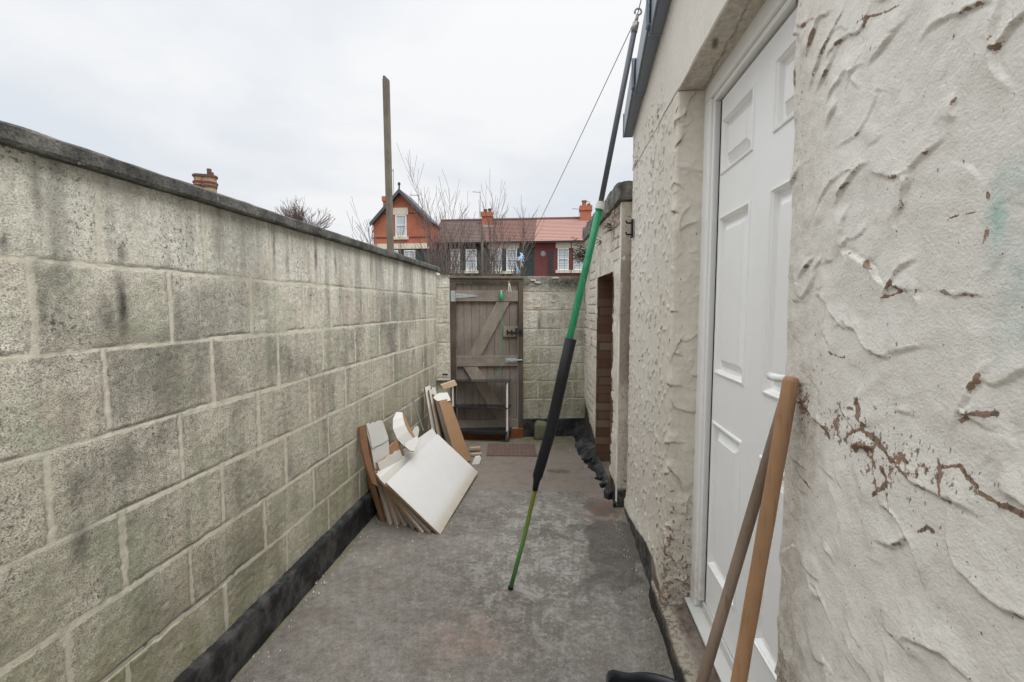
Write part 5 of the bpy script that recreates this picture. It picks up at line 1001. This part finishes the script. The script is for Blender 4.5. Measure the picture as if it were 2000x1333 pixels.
h3 = terrace('terraced_house', 'maroon painted terraced house with bright pink red tiled roof', 1044, 1300, M['brick_mar'], M['tile_red'], [(1089, 485, 1111, 528), (1120, 485, 1142, 528)])
c = stack(h2[0], 939, 961, 414, hp(945, 446, 31)[2], 31.3, M['brick_or'], [(0.35, 0.12, 0.12, 'potdark'), (0.75, 0.16, 0.12, 'potdark')])
MB().box((hp(938, 440, 31)[0], 31.0, hp(950, 446, 31)[2]), (hp(963, 440, 31)[0], 31.29, hp(950, 440, 31)[2])).out('flashing', M['lead'], c)
aerial(h2[0], aY(938, 440, 31.1), 2.3, 0.55)
c = stack(h3[0], 1132, 1157, 402, aY(1140, 438, 31.5)[2], 31.8, M['brick_or'], [(0.38, 0.30, 0.16, 'pot'), (0.75, 0.08, 0.1, 'potdark')])
aerial(h3[0], aY(1131, 430, 31.6), 0.75, 0.5); aerial(h3[0], aY(1151, 402, 32.0), 0.25, 0.22, 3)
a = hp(1073, 534); b = hp(1080, 489); MB().box((a[0], YH - 0.13, 0), (b[0], YH - 0.002, b[2])).out('drainpipe', M['gutter'], h3[0])
a = hp(1061, 497); MB().tube([a + np.array([0, -0.30, 0.0]), a + np.array([0.02, -0.26, 0.01]), a + np.array([0.05, -0.2, 0.02])], [0.17, 0.14, 0.02], 16).out('satellite_dish', M['lead'], h3[0]); 
# gabled house
def gabled():
    Y = 27.6; f = lambda px, py: aY(px, py, Y)
    xl, xr = f(729, 440)[0], f(842, 440)[0]; pk = f(783, 377); el = f(727, 440); er = f(845, 437)
    t = thing('gabled_house', ((xl + xr) / 2, Y + 3, 0), 'orange red brick gabled end house with attic window and grey bargeboards', 'house', GH)
    zb = f(780, 486)[2]; zl, zr_ = f(729, 439)[2], f(842, 436)[2]
    MB().prism([(xl, Y, zb), (xr, Y, zb), (xr, Y, zr_), (pk[0], Y, pk[2]), (xl, Y, zl)], (0, 2.0, 0)).out('wall', M['brick_or'], t)
    MB().box((xl, Y + 0.02, 0), (xr, Y + 6, zb - 0.001)).out('lower_wall', M['brick_dk'], t)
    MB().box((xl - 0.05, Y - 0.06, zb - 0.02), (xr - 0.15, Y - 0.002, zb + 0.30)).out('string_course', M['cream'], t)
    for (za, zc) in ((462, 466), (415, 419)): a_, b_ = f(729, zc), f(842, za); MB().box((a_[0] if za > 440 else f(748, 420)[0], Y - 0.03, a_[2]), (b_[0] if za > 440 else f(818, 420)[0], Y - 0.001, b_[2])).out('brick_band', M['brick_mar'], t)
    rf = MB(); n_ = 0.16
    rf.prism([(el[0], Y - 0.30, el[2]), (pk[0], Y - 0.30, pk[2] + 0.10), (pk[0], Y - 0.30, pk[2] + 0.17), (el[0] - 0.05, Y - 0.30, el[2] + 0.06)], (0, 2.4, 0)); rf.prism([(er[0], Y - 0.30, er[2]), (pk[0], Y - 0.30, pk[2] + 0.10), (pk[0], Y - 0.30, pk[2] + 0.17), (er[0] + 0.05, Y - 0.30, er[2] + 0.06)], (0, 2.4, 0)); rf = rf.out('roof', M['tile_slate'], t)
    for e__ in (el, er): MB().prism([(e__[0], Y - 0.36, e__[2] - 0.14), (pk[0], Y - 0.36, pk[2] - 0.06), (pk[0], Y - 0.36, pk[2] + 0.18), (e__[0] - 0.04, Y - 0.36, e__[2] + 0.08)], (0, 0.058, 0)).out('bargeboard', M['barge'], rf)
    mb = MB(); mb.tube([(pk[0], Y - 0.3, pk[2]), (pk[0], Y - 0.3, pk[2] + 0.55)], 0.05, 8); mb.tube([(pk[0], Y - 0.3, pk[2] + 0.40), (pk[0], Y - 0.3, pk[2] + 0.50)], 0.09, 8); mb.out('finial', M['gutter'], rf)
    w_ = window(t, 773, 420, 794, 463, Y)
    window(t, 790, 489, 811, 526, Y, False); window(t, 760, 489, 778, 526, Y, False)
    aerial(t, (f(803, 400)[0], Y + 1.5, f(803, 420)[2]), 1.6, 0.6); aerial(t, (f(747, 400)[0], Y + 2.0, f(747, 395)[2]), 2.6, 0.4)
    stack(t, 746, 760, 384, f(750, 420)[2] - 0.5, Y + 2.0, M['brick_or'], [])
gabled()
# buff chimney house on the left
def buffhouse():
    Y = 20.0; f = lambda px, py: aY(px, py, Y); t = thing('detached_house', (f(380, 400)[0], Y + 3, 0), 'house mostly hidden behind the left block wall, showing only its buff brick chimney', 'house')
    xa, xb = f(250, 400)[0], f(470, 400)[0]
    MB().box((xa, Y - 1.5, 0), (xb, Y + 5, 3.6)).out('wall', M['brick_buff'], t); MB().prism([(xa, Y - 1.7, 3.6), (xa, Y + 1.0, 5.0), (xa, Y + 5.2, 3.6)], (xb - xa, 0, 0)).out('roof', M['tile_slate'], t)
    c0 = f(401, 345); ch = MB()
    def oct_(px0, px1, z0, z1, yy, rr_=1.0):
        a, b = f(px0, 360)[0], f(px1, 360)[0]; r_ = (b - a) / 2 * rr_; cx = (a + b) / 2; return [(cx + r_ * math.cos(q), yy + r_ * math.sin(q)) for q in np.linspace(0, 2 * math.pi, 9)[:-1]], z0, z1
    zt, zm2, zm3, zb = f(400, 342)[2], f(400, 354)[2], f(400, 361)[2], 3.5
    for (p0, p1, dy, dz) in ((371, 396, 0.0, 0.05), (394, 419, -0.2, -0.05)):
        for (z0, z1, sc_) in ((zb, zm3, 0.86), (zm3 + 0.001, zm2, 1.0), (zm2 + 0.001, zm2 + 0.22, 0.9), (zm2 + 0.221, zt, 1.02)):
            ring, _, _ = oct_(p0, p1, 0, 0, Y + 0.3 + dy, sc_); ch.prism([(x_, y_, z0 + dz) for x_, y_ in ring], (0, 0, z1 - z0))
    c = ch.out('chimney', M['brick_buff'], t)
    for (p0, p1, dy, dz) in ((371, 396, 0.0, 0.05), (394, 419, -0.2, -0.05)):
        for (z0, z1, sc_, mm) in ((zm2 - 0.10, zm2 + 0.0, 1.07, 'brick_mar'), (zt - 0.07, zt + 0.03, 1.08, 'potdark'), (zm3 - 0.10, zm3 + 0.02, 0.95, 'potdark')):
            ring, _, _ = oct_(p0, p1, 0, 0, Y + 0.3 + dy, sc_); MB().prism([(x_, y_, z0 + dz) for x_, y_ in ring], (0, 0, z1 - z0)).out('brick_band', M[mm], c)
    for (px, pyt, r_, mm) in ((389, 339, 0.09, 'pot'), (395, 341, 0.08, 'pot'), (402, 328, 0.10, 'potdark'), (407, 335, 0.09, 'potdark')):
        p = f(px, pyt); MB().tube([(p[0], Y + 0.2, zt - 0.05), (p[0], Y + 0.2, p[2])], r_, 10).out('chimney_pot', M[mm], c)
buffhouse()
# ------------------------------------------------------------------ bare trees and saplings
def grow(mb, p, d, l, r, depth, rng, spread, up_, nseg=5, kids=(3, 5), minr=0.004):
    pts = [p]; rs = [r]; d = d / np.linalg.norm(d)
    for i in range(nseg):
        d = d + np.array([rng.gauss(0, 0.07), rng.gauss(0, 0.07), rng.gauss(0, 0.05) + up_ * 0.05]); d /= np.linalg.norm(d); p = p + d * l / nseg; pts.append(p); rs.append(max(minr, r * (1 - 0.72 * (i + 1) / nseg)))
    mb.tube(pts, rs, 5 if r > 0.02 else 4)
    if depth <= 0: return
    for k in range(rng.randint(*kids)):
        i = rng.randint(1, nseg); a = rng.uniform(0, 6.28); s_ = np.array([math.cos(a), math.sin(a), 0]); nd = d + s_ * spread * rng.uniform(0.6, 1.2) + np.array([0, 0, 0.15])
        grow(mb, pts[i], nd, l * rng.uniform(0.38, 0.62), rs[i] * 0.62, depth - 1, rng, spread, up_, nseg, kids, minr)
GS = 'bare saplings beyond the gate'
def sapling(label, px, Y, pytop, stems, seed, lean=0.0, spread=0.42):
    rng = random.Random(seed); b = aY(px, 600, Y); top_ = aY(px, pytop, Y)[2]; t = thing('sapling', (b[0], Y, -0.08), label, 'sapling', GS); tr = MB(); tw = MB()
    for k in range(stems):
        h_ = (top_ + 0.08) * 0.9 * (1 if k == 0 else rng.uniform(0.6, 0.95)); d = np.array([rng.gauss(lean, 0.13), rng.gauss(0, 0.10), 1.0]); p = np.array([b[0] + rng.uniform(-.12, .12) * (stems > 1), Y + rng.uniform(-.1, .1), -0.08]); pts = [p]; rs = [0.024]; d /= np.linalg.norm(d)
        r0 = 0.016 + 0.008 * rng.random()
        for i in range(9):
            d = d + np.array([rng.gauss(0, 0.035), rng.gauss(0, 0.035), 0.03]); d /= np.linalg.norm(d); p = p + d * h_ / 9; pts.append(p); rs.append(max(0.004, r0 * (1 - 0.8 * (i + 1) / 9)))
        rs[0] = r0; tr.tube(pts, [q * 1.1 for q in rs], 6)
        for i in range(2, 9):
            for _ in range(rng.randint(2, 3)):
                a = rng.uniform(0, 6.28); nd = d * 1.0 + np.array([math.cos(a), math.sin(a) * 0.8, 0.1]) * spread; grow(tw, pts[i], nd, h_ * rng.uniform(0.13, 0.27), rs[i] * 0.7, 1, rng, spread, 1.0, 4, (3, 4), 0.0034)
    tr.out('trunk', M['bark'] if seed % 2 else M['twig'], t); tw.out('crown', M['twig'], t)
for args in (('tallest slender bare sapling just right of the gabled house', 845, 11.0, 330, 3, 101), ('forked bare sapling in front of the grey brown roof', 878, 11.5, 365, 3, 102), ('leaning bare sapling nearest the gabled brick house', 826, 12.0, 352, 3, 103, -0.05), ('pale stemmed bare sapling left of the mid row chimney', 915, 10.5, 398, 3, 104),
             ('straight bare sapling beside the mid row chimney', 940, 12.0, 372, 2, 105), ('short bare sapling between the two window pairs', 962, 12.5, 400, 2, 106, 0.06), ('twin stemmed bare sapling right of the mid row chimney', 990, 11.5, 395, 2, 107, 0.05), ('low bushy bare sapling before the gabled house windows', 800, 11.0, 440, 4, 108, -0.05), ('spreading bare sapling behind the left wall end', 775, 10.5, 455, 5, 109, -0.22, 0.5),
             ('outermost bare sapling leaning left behind the timber post', 745, 10.0, 425, 4, 110, -0.25, 0.5), ('thin low sapling in front of the dark painted house', 862, 9.5, 450, 3, 111), ('reddish many stemmed bare sapling before the grey brown roof', 893, 12.8, 405, 5, 112), ('dense twiggy bare sapling at the foot of the gabled house corner', 850, 13.0, 400, 5, 113), ('small bare sapling over the left edge of the gate', 925, 9.6, 440, 4, 114), ('faint slender bare sapling at the right end of the row', 1003, 13.0, 408, 2, 115)):
    sapling(*args)
pb_ = aY(942, 545, 10.0); pt_ = aY(942, 440, 10.0)
tag(MB().tube([(pb_[0], 10.0, -0.08), (pb_[0], 10.0, pt_[2])], 0.028, 10).out('thin_post', M['post'], origin=(pb_[0], 10.0, -0.08)), 'thin pale pole standing among the saplings beyond the gate', 'post')
def fartree():
    rng = random.Random(77); Y = 40.0; b = aY(585, 440, Y); t = thing('bare_tree', (b[0], Y, -0.08), 'distant leafless rounded tree above the left block wall', 'tree'); tr = MB(); tw = MB(); ztop = aY(585, 396, Y)[2]; z0 = aY(585, 462, Y)[2]
    tr.tube([(b[0], Y, -0.08), (b[0] + 0.1, Y, z0 * 0.6), (b[0], Y, z0)], [0.24, 0.17, 0.12], 8)
    for k in range(70):
        a = rng.uniform(0, 6.28); e__ = rng.uniform(0.25, 1.5); d = np.array([math.cos(a) * math.cos(e__), math.sin(a) * math.cos(e__), math.sin(e__)]); L_ = 2.2 * rng.uniform(0.75, 1.0); grow(tw, np.array([b[0], Y, z0 - rng.uniform(0, 0.6)]), d, L_, 0.045, 2, rng, 0.55, 0.6, 4, (4, 5), 0.011)
    tr.out('trunk', M['twig'], t); tw.out('crown', M['twig'], t)
fartree()
# wire mesh fence beyond the back lane
def fence():
    Y = 9.0; z1 = aY(950, 489, Y)[2]; x0, x1 = aY(740, 500, Y)[0], aY(1250, 500, Y)[0]; t = thing('mesh_fence', ((x0 + x1) / 2, Y, -0.08), 'tall green wire mesh fence between the back lane and the houses', 'fence'); mb = MB()
    xx = x0
    while xx < x1: mb.box((xx, Y, 0), (xx + 0.005, Y + 0.005, z1)); xx += 0.0985
    z = 0.05
    while z < z1: mb.box((x0, Y - 0.0055, z), (x1, Y - 0.0005, z + 0.004)); z += 0.05
    mb.out('mesh_panel', M['mesh'], t); xx = x0
    for k in range(2): xq = x0 + (x1 - x0) * k; MB().box((xq - 0.025, Y + 0.006, -0.08), (xq + 0.025, Y + 0.056, z1 + 0.02)).out('post', M['mesh'], t)
fence()
# grit and crumbs lying on the concrete
def grit():
    rng = random.Random(9); mb = MB()
    for k in range(420):
        u = rng.random()
        if u < 0.40: x, y = -1.165 + abs(rng.gauss(0, 0.045)), rng.uniform(1.3, 4.4)
        elif u < 0.70: x, y = 0.42 - abs(rng.gauss(0, 0.05)), rng.uniform(1.5, 2.95)
        elif u < 0.85: x, y = rng.gauss(-0.85, 0.22), rng.uniform(2.4, 3.9)
        else: x, y = rng.uniform(-1.1, 0.35), rng.uniform(1.4, 4.4)
        r_ = rng.uniform(0.0015, 0.0055); P = [np.array([x, y, 0.0]) + np.array([rng.uniform(-1, 1), rng.uniform(-1, 1), 0]) * r_ * 1.3 for _ in range(4)]; t = np.array([x, y, r_ * 1.6 + 0.004])
        mb.add([P[0], P[1], P[2], t, P[0] + (0, 0, -.01), P[1] + (0, 0, -.01), P[2] + (0, 0, -.01)], [(0, 1, 3), (1, 2, 3), (2, 0, 3)])
    o = mb.out('grit', M['cream']); tag(o, 'loose pale grit and crumbs scattered along the foot of the walls', 'grit', kind='stuff')
grit()
